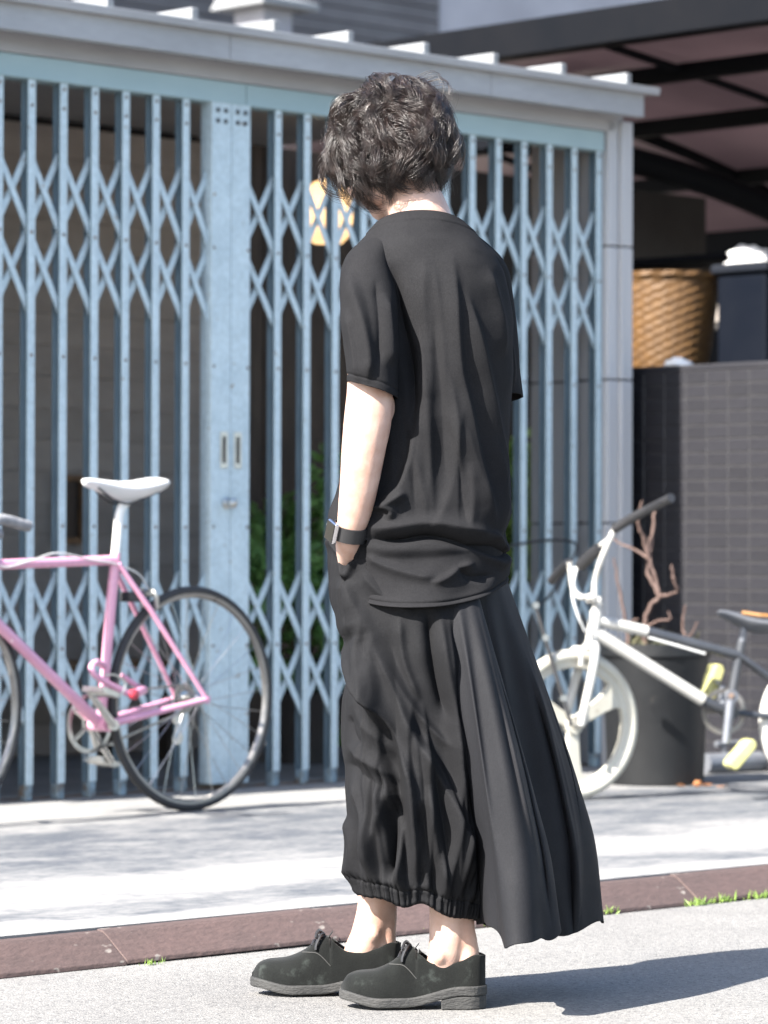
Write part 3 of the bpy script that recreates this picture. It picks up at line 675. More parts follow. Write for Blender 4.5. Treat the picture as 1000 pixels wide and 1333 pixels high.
def block_pedal(c, ang, parent, side):
    l = wd*math.cos(ang) + Vector((0,0,1))*math.sin(ang); h = wn.cross(l); p = MB()
    poly = [c + l*a + h*b for a, b in ((-.055,-.010),(-.045,-.017),(.045,-.017),(.058,-.006),(.058,.010),(.045,.017),(-.045,.017),(-.055,.010))]
    p.prism(poly, wn*(.012*side), wn*(.085*side)); po_ = p.build('pedal', MT['yellow'], parent, bevel=.004)
    MB().tube([c - wn*.005*side, c + wn*.012*side], .008, 8).build('pedal_axle', MT['steel'], parent)
block_pedal(V(956, 981, .075), math.radians(48), cko, 1); block_pedal(V(934, 888, -.075), math.radians(72), cko2, -1)
cr2 = MB(); ring(cr2, BB2 - wn*.045, wn, [(.060,-.002),(.075,-.002),(.075,.002),(.060,.002)], 36); cr2.bar(BB2 - wn*.045 - wd*.062, BB2 - wn*.045 + wd*.062, Vector((0,0,1)), .014, .004); cr2.build('chainring', MT['rim'], bx)
# thin black prop with joints leaning by the front wheel
pr = thing('folding_rod', 'thin black folding lock rod with bright joints leaning against the white wheel', 'lock', ground(748, 1030, ZS))
p0, p1 = V(697, 788, .03), V(744, 945, .075); MB().tube([p0, p0.lerp(p1,.5), p1], .0065, 8).build('rod', MT['black'], pr)
for t in (0.0, .27, .77): MB().lathe([(.011,-.009),(.011,.009)], p0.lerp(p1, t), wn, 12).build('joint', MT['steel'], pr)
cl = MB(); cl.tube(smooth_pts([W(*(lambda a: (a[0], .04, a[1]))(wpx(x, y, .04))) for x, y in ((655,712),(690,706),(720,703),(750,708),(742,735),(716,775),(698,790))], 6), .005, 8)
clo = cl.build('cable_lock', MT['black'], org=W(uR - .3, .04, ZS + .6)); tag(clo, 'thin black cable looped through the right end of the blue gate', 'cable')

# ---- planter with dead branches
pb = ground(858, 1024, ZS); pb = pb + Vector((0, .16, 0)); sc_ = 1/ (F / pb.y)
pt = thing('planter', 'large dark plastic planter with bare brown branches beside the pillar', 'planter', pb)
rr_ = 70*sc_; hh = .475
potm = mat('slate_blue_plastic', (.0036,.0043,.0056), (.0049,.0058,.0071), scale=5, rough=.55, bump=.1, bscale=30, speck=(14,.72,(.0167,.0156,.0145)))
l_ = MB(); l_.lathe([(rr_*.88,0),(rr_*.90,.02),(rr_*.99,hh-.05),(rr_*1.0,hh-.045),(rr_*1.05,hh-.04),(rr_*1.06,hh),(rr_*1.0,hh),(rr_*.97,hh-.05)], pb, n=48); l_.f.pop(); l_.build('pot', potm, pt, smooth=True)
MB().lathe([(rr_*.975,hh-.06),(rr_*.6,hh-.035),(0,hh-.03)], pb, n=32).build('soil', mat('dry_soil', (.06,.045,.035), (.09,.07,.05), scale=30, rough=.95, bump=.8, bscale=60), pt)
MT['bark'] = mat('bare_bark', (.1054,.0651,.0527), (.0682,.0434,.0372), scale=18, rough=.8, bump=.3, bscale=60, stretch=(1,1,.3))
pn_ = Vector((0,1,0))
def K(x, y, d=0): return hit(x, y, pb + Vector((0, d, 0)), pn_)
for pts_, r0, r1 in [
    ([(846,872,0),(838,822,-.02),(846,790,-.03),(858,776,-.03),(853,752,-.02),(846,728,-.01),(850,690,.02),(852,662,.03)], .012, .006),
    ([(846,728,-.01),(838,702,-.02),(831,682,-.04),(836,652,-.06)], .009, .006), ([(858,776,-.03),(872,774,-.06),(882,768,-.08),(875,752,-.10)], .009, .005),
    ([(882,768,-.08),(876,748,-.09),(874,735,-.09)], .006, .004), ([(846,728,-.01),(828,716,.03),(808,708,.05),(800,702,.07)], .007, .004),
    ([(858,776,-.03),(844,748,.03),(843,725,.05),(846,700,.06)], .008, .005), ([(822,872,.05),(815,815,.06),(806,765,.06),(799,726,.06)], .009, .005),
    ([(815,815,.06),(824,808,.04),(832,806,.03)], .006, .004), ([(842,815,-.02),(858,808,-.05),(872,806,-.07),(871,796,-.07)], .007, .004),
    ([(888,870,-.05),(892,835,-.05),(889,812,-.05),(893,788,-.06)], .007, .004), ([(892,835,-.05),(902,822,-.06),(908,810,-.06)], .005, .003)]:
    P_ = smooth_pts([K(x, y, d) for x, y, d in pts_], 5); n_ = len(P_)
    P_ = [p + Vector((random.uniform(-.003,.003), random.uniform(-.003,.003), 0)) for p in P_]
    MB().tube(P_, [.72*(r0 + (r1-r0)*i/(n_-1)) + random.uniform(-.0008,.0012)*.8 for i in range(n_)], 8).build('branch', MT['bark'], pt, smooth=True)
def leaf(mbd, p, d, s, L_, wd_):
    d = d.normalized(); s = (s - d*s.dot(d)).normalized(); up = d.cross(s)
    mbd.add([p, p + d*L_*.45 + s*wd_ + up*L_*.08, p + d*L_, p + d*L_*.45 - s*wd_ + up*L_*.08, p + d*L_*.5], [(0,1,4),(1,2,4),(2,3,4),(3,0,4)])
def rv(): 
    return Vector(rng.normal(size=3)).normalized()
wm = MB()
for i in range(60):
    a = random.uniform(0, 6.28); r = rr_*.9*math.sqrt(random.random()); p = pb + Vector((r*math.cos(a), r*math.sin(a), hh-.045))
    leaf(wm, p + Vector((0,0,random.uniform(0,.03))), Vector((random.gauss(0,.5), random.gauss(0,.5), 1)), rv(), random.uniform(.03,.09), random.uniform(.003,.008))
tag(wm.build('weeds', mat('dull_olive_weed', (.05,.06,.025), (.09,.08,.04), rough=.7), pt, fix=False), kind='stuff')
sc2 = MB()
for i in range(26):
    p = pb + Vector((random.uniform(-.02,.24), -.17 + random.uniform(-.04,.10), .004)); leaf(sc2, p, Vector((random.gauss(0,1), random.gauss(0,1), .12)), Vector((0,0,1)).cross(rv()), random.uniform(.02,.045), .010)
tag(sc2.build('dead_leaves', mat('rusty_dead_leaf', (.30,.13,.05), (.18,.09,.05), rough=.7), fix=False), 'rust brown dead leaves scattered at the foot of the planter', 'leaves', kind='stuff')
# grey pipe on the ground behind the bicycle
pa, pc_ = ground(926, 1013, ZS) + Vector((0,.25,0)), ground(1030, 1010, ZS) + Vector((0,.32,0))
pp = MB(); pp.tube([pa + Vector((0,0,.036)), pc_ + Vector((0,0,.036))], .036, 20); ppo = pp.build('drain_pipe', MT['midgrey'], smooth=True, org=pa); tag(ppo, 'grey plastic pipe lying on the ground behind the yellow pedal', 'pipe')
pp = MB(); pp.tube([pa + Vector((.05,.1,.10)), pc_ + Vector((.05,.1,.10))], .011, 12); 
for t in (.1, .9): q = (pa + Vector((.05,.1,0))).lerp(pc_ + Vector((.05,.1,0)), t); pp.tube([q + Vector((0,0,.002)), q + Vector((0,0,.10))], .010, 10)
ppo = pp.build('parking_rail', MT['midgrey'], smooth=True, org=pa); tag(ppo, 'low thin grey rail standing over the pipe by the tiled wall', 'rail')

# ---- weeds in the joint between kerb and road
def tuft(x, y, n, sz, label):
    b = ground(x, y, 0); t = MB()
    for i in range(n):
        p = b + UD*random.gauss(0, .022*sz) + ND*random.uniform(.0,.012) + Vector((0,0,-.001)); L_ = random.uniform(.012,.034)*sz
        leaf(t, p, Vector((random.gauss(0,.7), random.gauss(0,.7), 1)), rv(), L_, random.uniform(.0012,.003)*sz)
    return tag(t.build('weed_tuft', MT['leaf2'], org=b, fix=False), label, 'weeds', 'weed tufts along the kerb')
for x, y, n, s, l in ((905,1179,36,.9,'green weed tuft at the kerb in line with the dark planter'), (937,1175,44,1.0,'thickest green weed tuft at the kerb in line with the yellow pedals'),
    (986,1170,36,.9,'green weed tuft at the kerb in line with the grey saddle'), (545,1214,40,.9,'green weed tuft at the kerb between the two bare ankles'),
    (640,1206,44,1.0,'green weed tuft at the kerb just under the edge of the drape'), (790,1190,40,.9,'green weed tuft at the kerb beside the trailing tip of the drape'), (194,1256,26,.6,'smallest weed tuft, alone at the kerb in front of the pink bicycle')): tuft(x, y, n, s, l)

# ================================================================== things behind the gate
lp, lz = wpx(427, 276, -.75)
lam = thing('pendant_lamp', 'woven pendant lamp glowing warm behind the blue gate', 'lamp', W(lp, -.75, lz - .12))
gl = bpy.data.materials.new('lit_wicker'); gl.use_nodes = True; N = gl.node_tree.nodes; L = gl.node_tree.links; b = N['Principled BSDF']
tc = N.new('ShaderNodeTexCoord'); wv = N.new('ShaderNodeTexWave'); wv.wave_type = 'BANDS'; wv.bands_direction = 'Z'; wv.inputs['Scale'].default_value = 22; wv.inputs['Distortion'].default_value = 1.5
L.new(tc.outputs['Object'], wv.inputs[0]); cr = N.new('ShaderNodeValToRGB'); L.new(wv.outputs[0], cr.inputs[0]); cr.color_ramp.elements[0].color = (.58,.42,.26,1); cr.color_ramp.elements[1].color = (.80,.68,.50,1)
L.new(cr.outputs[0], b.inputs['Base Color']); L.new(cr.outputs[0], b.inputs['Emission Color']); b.inputs['Emission Strength'].default_value = .06
tl = N.new('ShaderNodeBsdfTranslucent'); mxs = N.new('ShaderNodeMixShader'); mxs.inputs[0].default_value = .65; L.new(cr.outputs[0], tl.inputs[0]); L.new(b.outputs[0], mxs.inputs[1]); L.new(tl.outputs[0], mxs.inputs[2]); L.new(mxs.outputs[0], N['Material Output'].inputs[0])
pl = bpy.data.lights.new('lamp_bulb', 'POINT'); pl.energy = .4; pl.shadow_soft_size = .03; pl.color = (1, .80, .56); plo = bpy.data.objects.new('lamp_bulb', pl); COL.objects.link(plo); plo.location = W(lp, -.75, lz + .01)
s_ = 1/(F/12.2); R_ = 34*s_
MB().lathe([(R_*.25,.12),(R_*.6,.108),(R_*.9,.07),(R_*1.0,.02),(R_*.98,-.04),(R_*.84,-.09),(R_*.6,-.115)], W(lp, -.75, lz), n=32).build('shade', gl, lam, smooth=True)
MB().tube([W(lp,-.75,lz+.12), W(lp,-.75,zf1-.031)], .006, 8).build('cord', MT['black'], lam)
def bush(name, label, x0, x1, y0, y1, n, dep, N_, lm, ls, group=None):
    (u0, zt_), (u1, zb_) = wpx(x0, y0, n), wpx(x1, y1, n); c = W((u0+u1)/2, n, (zt_+zb_)/2)
    t = thing(name, label, 'plant', W((u0+u1)/2, n, ZS+.012), group); fo = MB(); blobs = []
    for i in range(16): blobs.append((random.uniform(u0,u1), n + random.uniform(-dep,dep), random.uniform(zb_,zt_), random.uniform(.08,.16)))
    for i in range(N_):
        q = random.choice(blobs); d = rv(); p = W(q[0],q[1],q[2]) + d*q[3]*random.random()**.5
        leaf(fo, p, d + Vector((0,0,-.35)) + rv()*.6, rv(), random.uniform(.6,1.2)*ls, random.uniform(.25,.4)*ls)
    tag(fo.build('foliage', lm, t, fix=False), kind='stuff')
    c0 = W((u0+u1)/2, n, ZS+.25)
    for q in blobs[::2]:
        MB().tube(smooth_pts([c0, c0.lerp(W(*q[:3]), .5) + Vector((random.gauss(0,.03), 0, .05)), W(*q[:3])], 4), .006, 6).build('stem', MT['bark'], t)
    MB().lathe([(.11,0),(.15,.25),(.16,.26),(.145,.26),(.13,.22),(0,.22)], W((u0+u1)/2, n, ZS+.0125), n=24).build('pot', mat('dark_clay', (.06,.05,.045), (.045,.04,.036), rough=.7), t, smooth=True)
bush('potted_shrub', 'leafy dark green shrub behind the gate below the pendant lamp', 325, 465, 560, 960, -.75, .16, 2400, MT['leaf'], .06)
bush('fern_plant', 'fresh green leafy plant behind the right end of the gate', 628, 705, 540, 740, -.95, .16, 1100, MT['leaf2'], .07)
fu_, fz_ = wpx(90, 663, nb + .02)
pf = thing('picture_frame', 'small brown wooden frame hung on the grey boards', 'frame', W(fu_, nb + .006, fz_ - .12))
a = .075; h_ = .13
for bx_ in (((fu_-a, nb+.006, fz_-h_), (fu_-a+.022, nb+.03, fz_+h_)), ((fu_+a-.022, nb+.006, fz_-h_), (fu_+a, nb+.03, fz_+h_)), ((fu_-a+.0221, nb+.006, fz_+h_-.022), (fu_+a-.0221, nb+.03, fz_+h_)), ((fu_-a+.0221, nb+.006, fz_-h_), (fu_+a-.0221, nb+.03, fz_-h_+.022))):
    mb().box(*bx_).build('rail', MT['wood'], pf, bevel=.002)
mb().box((fu_-a+.0221, nb+.006, fz_-h_+.0221), (fu_+a-.0221, nb+.012, fz_+h_-.0221)).build('panel', MT['darkwood'], pf)
bu, bz = wpx(75, 868, -1.3); bch = thing('wooden_bench', 'low wooden bench against the grey boards behind the gate', 'bench', W(bu, -1.4, ZS+.012))
for k in range(3): mb().box((bu-.6, -1.55+k*.13, bz-.02), (bu+.55, -1.43+k*.13, bz+.015)).build('seat_plank', MT['wood'], bch, bevel=.004)
for du in (-.5, .45):
    for dn in (-1.52, -1.2): mb().box((bu+du-.03, dn-.03, ZS+.0125), (bu+du+.03, dn+.03, bz-.0205)).build('leg', MT['darkwood'], bch, bevel=.003)

# ---- rack, basket and bin under the carport
(nk_, zk_) = npx(880, 476, uT + 1.1)
rk = thing('storage_rack', 'dark metal storage rack standing behind the charcoal tiled wall', 'rack', W(uT + 1.3, nk_, ZS))
zr = npx(880, 480, uT + 1.1)[1]
mb().box((uT+.95, nk_-.9, zr-.03), (uT+1.75, nk_+1.0, zr)).build('shelf', MT['cframe'], rk, bevel=.004)
for du in (.98, 1.72):
    for dn in (-.87, .97): mb().box((uT+du-.02, nk_+dn-.02, ZS+.0005), (uT+du+.02, nk_+dn+.02, zr-.031)).build('post', MT['cframe'], rk)
zt2 = npx(860, 338, uT + 1.55)[1]
for dn in (-.87, .30): mb().box((uT+1.70, nk_+dn-.02, zr+.001), (uT+1.74, nk_+dn+.02, zt2-.03)).build('post', MT['cframe'], rk)
mb().box((uT+1.45, nk_-.9, zt2-.029), (uT+1.75, nk_+.32, zt2)).build('shelf', MT['cframe'], rk, bevel=.004)
nb2 = npx(868, 420, uT + 1.2)[0]; zb2 = npx(868, 358, uT + 1.2)[1]
bk_ = thing('wicker_basket', 'golden brown wicker basket on the rack behind the tiled wall', 'basket', W(uT + 1.2, nb2, zr))
wk = MB(); nn_ = 60; rows = 22; H_ = zb2 - zr; vs_ = []; cB = W(uT+1.2, nb2, zr)
for j in range(rows+1):
    for i in range(nn_):
        t = 2*math.pi*i/nn_; r = (.165 + .06*(j/rows)**.8) + (.002 if (i//2 + j) % 2 else -.0015)
        if j > rows - 2: r += .012
        vs_.append(cB + Vector((r*math.cos(t), r*math.sin(t), .001 + H_*j/rows)))
fs_ = [(j*nn_+i, j*nn_+(i+1) % nn_, (j+1)*nn_+(i+1) % nn_, (j+1)*nn_+i) for j in range(rows) for i in range(nn_)] + [tuple(range(nn_))]
wk.add(vs_, fs_); wk.build('woven_body', mat('golden_wicker', (.1190,.0595,.0175), (.0770,.0385,.0126), scale=26, rough=.6, bump=.4, bscale=60), bk_)
nb3 = npx(978, 420, uT + 1.3)[0]; zb3 = npx(978, 345, uT + 1.3)[1]
bi = thing('storage_bin', 'dark blue storage bin beside the wicker basket', 'bin', W(uT + 1.3, nb3, zr))
l_ = MB(W); l_.box((uT+1.2, nb3-.10, zr+.001), (uT+1.45, nb3+.16, zb3-.04)); l_.build('tub', mat('navy_plastic', (.0035,.005,.009), (.0045,.006,.010), rough=.6, spec=.05), bi, bevel=.015)
l_ = MB(W); l_.box((uT+1.18, nb3-.12, zb3-.039), (uT+1.47, nb3+.18, zb3)); l_.build('lid', mat('slate_plastic', (.008,.010,.015), (.011,.013,.018), rough=.6, spec=.1), bi, bevel=.01)
def cloth_lump(name, label, c, sx, sy, sz, seed):
    vs_ = []; n1_, n2_ = 14, 26
    for j in range(n1_+1):
        ph = math.pi/2*j/n1_
        for i in range(n2_):
            t = 2*math.pi*i/n2_; d = Vector((math.cos(t)*math.cos(ph), math.sin(t)*math.cos(ph), math.sin(ph)))
            k_ = 1 + .35*noise.noise(d*2.6 + Vector((seed,0,0))) + .12*noise.noise(d*7 + Vector((seed,0,0)))
            vs_.append(Vector(c) + Vector((d.x*sx*k_, d.y*sy*k_, max(d.z*sz*k_, 0.0005))))
    m_ = MB(); m_.add(vs_, [(j*n2_+i, j*n2_+(i+1) % n2_, (j+1)*n2_+(i+1) % n2_, (j+1)*n2_+i) for j in range(n1_) for i in range(n2_)] + [tuple(range(n2_))])
    o = m_.build(name, MT['white'], smooth=True, org=Vector(c)); o.modifiers.clear(); return tag(o, label, 'cloth')
cloth_lump('cloth', 'crumpled white cloth lying on the dark bin', W(uT+1.3, nb3+.0, zb3), .10, .07, .07, 3)
nc, _ = npx(882, 474, uT + .05)
cloth_lump('cloth', 'small crumpled white rag on the coping of the tiled wall', W(uT+.05, nc, zW+.012), .05, .035, .03, 9)
nc2, _ = npx(862, 474, uT + .05)

# ================================================================== the person
YP = 6.45; SCL = F / YP
FN, RN, UN, CN = (np.array(v) for v in (FWD, RGT, UPV, CAM))
def PPa(x, y, d):
    x = np.asarray(x, float); y = np.asarray(y, float); d = np.asarray(d, float)
    r = FN*F + RN*(x[..., None]-500) + UN*(666.5-y[..., None])
    t = (YP + d)/r[..., 1]
    return CN + r*t[..., None]
def PP(x, y, d): return Vector(PPa(np.array(x), np.array(y), np.array(d)))
foot = ground(540, 1305, 0); foot.y = YP
per = thing('person', 'person in loose black t-shirt and draped black trousers, hand in pocket', 'person', foot)
POR = np.array(foot)

def pchip(xs, ys, x):
    xs = np.asarray(xs, float); ys = np.asarray(ys, float); h = np.diff(xs); dl = np.diff(ys)/h; m = np.zeros_like(ys)
    m[0], m[-1] = dl[0], dl[-1]
    for i in range(1, len(xs)-1):
        if dl[i-1]*dl[i] > 0: m[i] = 2*dl[i-1]*dl[i]/(dl[i-1]+dl[i])
    k = np.clip(np.searchsorted(xs, x) - 1, 0, len(h)-1); t = np.clip((x - xs[k])/h[k], 0, 1)
    return ((1+2*t)*(1-t)**2)*ys[k] + t*(1-t)**2*h[k]*m[k] + t*t*(3-2*t)*ys[k+1] + t*t*(t-1)*h[k]*m[k+1]
def sstep(a, b, x): t = np.clip((x-a)/(b-a), 0, 1); return t*t*(3-2*t)
def polysm(P, n=5):
    return np.array([tuple(v)[:2] for v in smooth_pts([(p[0], p[1], 0) for p in P], n)])
FA = 1.35
def folds(X, Y, FL):
    D = np.zeros_like(X)
    for pts, A, wl, wr in FL:
        Q = polysm(pts); a = Q[:-1]; b = Q[1:]; ab = b - a; L2 = (ab**2).sum(1)
        best = np.full(X.shape, 1e9); S = np.zeros_like(X); T = np.zeros_like(X); n = len(a)
        for i in range(n):
            t = np.clip(((X-a[i,0])*ab[i,0] + (Y-a[i,1])*ab[i,1])/L2[i], 0, 1)
            dx = X - a[i,0] - t*ab[i,0]; dy = Y - a[i,1] - t*ab[i,1]; dd = np.hypot(dx, dy)
            c = ab[i,1]*dx - ab[i,0]*dy
            mk = dd < best; best = np.where(mk, dd, best); S = np.where(mk, np.sign(c)*dd, S); T = np.where(mk, (i+t)/n, T)
        pr = np.where(S < 0, np.exp(-(np.abs(S)/(wl*.76))**1.5), np.exp(-(np.abs(S)/(wr*.76))**1.5)); A = A*FA
        D += A*pr*sstep(-.02, .22, T)*sstep(1.02, .78, T)
    return D
def wrink(X, Y, th, seed, ky=.035, kx=.10, amp=.003):
    r = np.random.default_rng(seed); D = np.zeros_like(X)
    for i in range(9):
        a = r.uniform(.5, 1.5)*kx*r.choice([-1, 1]); b = r.uniform(.3, 1.6)*ky*r.choice([-1, 1]); p = r.uniform(0, 6.28, 3)
        w_ = 1.4*np.sin(X*.021*r.uniform(.5,1.5) + Y*.017*r.uniform(.5,1.5) + p[1]) + .8*np.sin(Y*.04 + p[2])
        D += np.sin(a*X + b*Y + p[0] + w_)*r.uniform(.4, 1)
    return D*amp/3
def grid_obj(name, Pw, closed, mat_, parent=per, thick=.0014, keep=None, cap_top=False, extra=None):
    ny, nt_, _ = Pw.shape; v = (Pw - POR).reshape(-1, 3)
    i, j = np.meshgrid(np.arange(ny-1), np.arange(nt_ if closed else nt_-1), indexing='ij'); j2 = (j+1) % nt_
    f = np.stack([i*nt_+j, i*nt_+j2, (i+1)*nt_+j2, (i+1)*nt_+j], -1)
    if keep is not None: f = f[keep[:ny-1, :f.shape[1]]]
    f = f.reshape(-1, 4)
    return v, f
def mesh_from(name, parts, mat_, parent, thick=.0, smooth=True):
    off = 0; V_ = []; F_ = []
    for v, f in parts: V_.append(v); F_.append(f + off); off += len(v)
    V_ = np.concatenate(V_); F_ = np.concatenate(F_)
    me = bpy.data.meshes.new(name); me.vertices.add(len(V_)); me.vertices.foreach_set('co', V_.ravel())
    me.loops.add(F_.size); me.loops.foreach_set('vertex_index', F_.ravel().astype(np.int32)); me.polygons.add(len(F_))
    me.polygons.foreach_set('loop_start', np.arange(0, F_.size, 4, dtype=np.int32)); me.update(calc_edges=True); me.validate()
    me.polygons.foreach_set('use_smooth', [True]*len(me.polygons)); me.materials.append(mat_)
    o = link(name, me, parent)
    if thick: s_ = o.modifiers.new('cloth', 'SOLIDIFY'); s_.thickness = thick; s_.offset = -1
    return o
def loft(rows, ny, nt_, FL=(), e=2.25, tc=0, td=0, q=0, wr=None, hem=None, cut=None, front=(.45, -.05), post=None):
    R = np.array([r[:5] for r in rows], float); ys = R[:, 0]
    yv = np.linspace(ys[0], ys[-1], ny); xl, xr, dc, b = (pchip(ys, R[:, k], yv)[:, None] for k in (1, 2, 3, 4))
    th = np.linspace(0, 2*np.pi, nt_, endpoint=False)[None, :]; c, s = np.cos(th), np.sin(th)
    if hasattr(e, '__len__'): e = (e[0] + (e[1]-e[0])*sstep(.55, .9, (yv-ys[0])/(ys[-1]-ys[0])))[:, None]
    cs = np.sign(c)*np.abs(c)**(2/e); sn = np.sign(s)*np.abs(s)**(2/e)
    xc = (xl+xr)/2; a = (xr-xl)/2; fr_ = sstep(0, 1, (yv-ys[0])/(ys[-1]-ys[0]))[:, None]
    TC = tc[0]*(1-fr_) + tc[1]*fr_ if hasattr(tc, '__len__') else tc; TD = td[0]*(1-fr_) + td[1]*fr_ if hasattr(td, '__len__') else td
    Q_ = q[0]*(1-fr_) + q[1]*fr_ if hasattr(q, '__len__') else q
    X = xc + a*cs; D = dc + b*sn; Y = yv[:, None] + TC*c + TD*s + Q_*c*c
    fm = sstep(front[0], front[1], s)*np.ones_like(Y)
    dp = folds(X, Y, FL)*fm if FL else np.zeros_like(Y)
    if wr: dp = dp + wrink(X + (1-fm)*97, Y, th, **wr)
    if hem is not None: dp = dp + hem(th, (yv[:, None]-ys[0])/(ys[-1]-ys[0]), yv[:, None])
    am = a/SCL; nx = c/am; nd = s/b; nl = np.hypot(nx, nd); nx, nd = nx/nl, nd/nl
    X2 = X + nx*dp*SCL; D2 = D + nd*dp
    if post: X2, Y, D2 = post(X2, Y, D2, th, yv[:, None])
    keep = None
    if cut is not None: keep = ~cut(X, Y, D)
    return grid_obj('', PPa(X2, Y, D2), True, None, keep=keep)

def autofolds(rows, n, seed, y0, y1, drift, A, wl, wr, lmin=110):
    r = np.random.default_rng(seed); R = np.array([q[:3] for q in rows], float); out = []
    for i in range(n):
        ya = r.uniform(y0, y1-lmin); yb = min(y1, ya + r.uniform(lmin, lmin*3.2)); s0 = r.uniform(.06, .94); dr = r.uniform(*drift); k = r.uniform(-.03, .03); P = []
        for t in np.linspace(0, 1, 5):
            y = ya + (yb-ya)*t; s_ = np.clip(s0 + dr*t + k*math.sin(t*5), .02, .98); xl, xr = pchip(R[:,0], R[:,1], np.array([y]))[0], pchip(R[:,0], R[:,2], np.array([y]))[0]
            P.append((xl + (xr-xl)*s_, y))
        a = r.uniform(*A); out.append((P, a*(1 if r.random() < .8 else -1), r.uniform(*wl), r.uniform(*wr)))
    return out
# ---- materials
def cloth_mat(name, c1, c2, wscale, bump, rough=.8, sheen=.25, spec=.3, fine=.18):
    m = mat(name, c1, c2, scale=6, rough=rough, sheen=sheen, spec=spec, fine=fine, fscale=420)
    nt = m.node_tree; N = nt.nodes; L = nt.links; b = N['Principled BSDF']; tc = N.new('ShaderNodeTexCoord')
    n1 = N.new('ShaderNodeTexNoise'); n1.inputs['Scale'].default_value = wscale; n1.inputs['Detail'].default_value = 4; L.new(tc.outputs['Object'], n1.inputs[0])
    n2 = N.new('ShaderNodeTexNoise'); n2.inputs['Scale'].default_value = 24; n2.inputs['Detail'].default_value = 5; L.new(tc.outputs['Object'], n2.inputs[0])
    ad = N.new('ShaderNodeMath'); ad.operation = 'MULTIPLY_ADD'; L.new(n1.outputs[0], ad.inputs[0]); ad.inputs[1].default_value = .25; L.new(n2.outputs[0], ad.inputs[2])
    bp = N.new('ShaderNodeBump'); bp.inputs['Strength'].default_value = bump; bp.inputs['Distance'].default_value = .006
    L.new(ad.outputs[0], bp.inputs['Height']); L.new(bp.outputs[0], b.inputs['Normal']); return m
MT['jersey'] = cloth_mat('faded_black_jersey', (.0152,.0152,.0164), (.0126,.0126,.0138), 600, .22, rough=.9, sheen=.0, spec=.04)
MT['twill'] = cloth_mat('black_twill', (.0120,.0122,.0133), (.0098,.0099,.0110), 500, .2, rough=.8, sheen=0, spec=.06)
MT['crepe'] = cloth_mat('black_crepe', (.0128,.0132,.0154), (.0114,.0118,.0137), 500, .12, rough=.7, sheen=0, spec=.10)
sk = bpy.data.materials.new('skin'); sk.use_nodes = True; N = sk.node_tree.nodes; L = sk.node_tree.links; b = N['Principled BSDF']
tc = N.new('ShaderNodeTexCoord'); n1 = N.new('ShaderNodeTexNoise'); n1.inputs['Scale'].default_value = 30; n1.inputs['Detail'].default_value = 9; L.new(tc.outputs['Object'], n1.inputs[0])
cr = N.new('ShaderNodeValToRGB'); L.new(n1.outputs[0], cr.inputs[0]); cr.color_ramp.elements[0].color = (.34,.205,.155,1); cr.color_ramp.elements[1].color = (.45,.31,.255,1); cr.color_ramp.elements[0].position = .3; cr.color_ramp.elements[1].position = .7
L.new(cr.outputs[0], b.inputs['Base Color']); b.inputs['Roughness'].default_value = .5; b.inputs['Subsurface Weight'].default_value = .12; b.inputs['Subsurface Radius'].default_value = (.010,.004,.002); b.inputs['Subsurface Scale'].default_value = .6
n2 = N.new('ShaderNodeTexNoise'); n2.inputs['Scale'].default_value = 260; L.new(tc.outputs['Object'], n2.inputs[0]); bp = N.new('ShaderNodeBump'); bp.inputs['Strength'].default_value = .15; bp.inputs['Distance'].default_value = .002; L.new(n2.outputs[0], bp.inputs['Height']); L.new(bp.outputs[0], b.inputs['Normal'])
MT['skin'] = sk

# ---- body: one continuous skin surface
bo = MB()
def limb(P, n=18): 
    pts = [PP(*p[:3]) for p in P]; rs = [p[3] for p in P]
    S = smooth_pts(pts, 6); k = len(S); r = pchip(np.arange(len(rs)), rs, np.linspace(0, len(rs)-1, k)); bo.tube(S, list(r), n)
def ball(c, r, ax=None):
    sph = []; n1_, n2_ = 12, 18
    A_ = ax or (Vector((1,0,0)), Vector((0,1,0)), Vector((0,0,1))); rr = r if hasattr(r, '__len__') else (r, r, r)
    vs_ = [c - A_[2]*rr[2]]
    for j in range(1, n1_):
        ph = -math.pi/2 + math.pi*j/n1_
        for i in range(n2_):
            t = 2*math.pi*i/n2_; vs_.append(c + A_[0]*(rr[0]*math.cos(t)*math.cos(ph)) + A_[1]*(rr[1]*math.sin(t)*math.cos(ph)) + A_[2]*(rr[2]*math.sin(ph)))
    vs_.append(c + A_[2]*rr[2]); m_ = len(vs_) - 1
    fs_ = [(0, 1+(i+1) % n2_, 1+i) for i in range(n2_)] + [(1+j*n2_+i, 1+j*n2_+(i+1) % n2_, 1+(j+1)*n2_+(i+1) % n2_, 1+(j+1)*n2_+i) for j in range(n1_-2) for i in range(n2_)] + [(m_, 1+(n1_-2)*n2_+i, 1+(n1_-2)*n2_+(i+1) % n2_) for i in range(n2_)]
    bo.add(vs_, fs_)
limb([(545,790,.03,.085),(546,700,.03,.105),(552,600,.03,.100),(556,470,.03,.110),(558,390,.03,.105),(556,345,.025,.080),(551,312,.022,.066),(547,285,.024,.0585),(538,262,.030,.056),(527,236,.040,.054),(515,205,.05,.05)], 24)
limb([(556,352,.02,.06),(518,358,-.025,.046),(486,376,-.084,.038),(481,430,-.116,.041),(482,500,-.132,.0425),(479,545,-.138,.0440),(474,580,-.138,.0412),(469,620,-.133,.0370),(463,660,-.122,.0325),(457,688,-.112,.0270),(453,708,-.098,.0235),(456,735,-.056,.0220),(465,768,-.020,.024)])
ball(PP(499, 530, -.118), (.022,.028,.034))
ball(PP(472, 780, -.018), (.026,.016,.042))
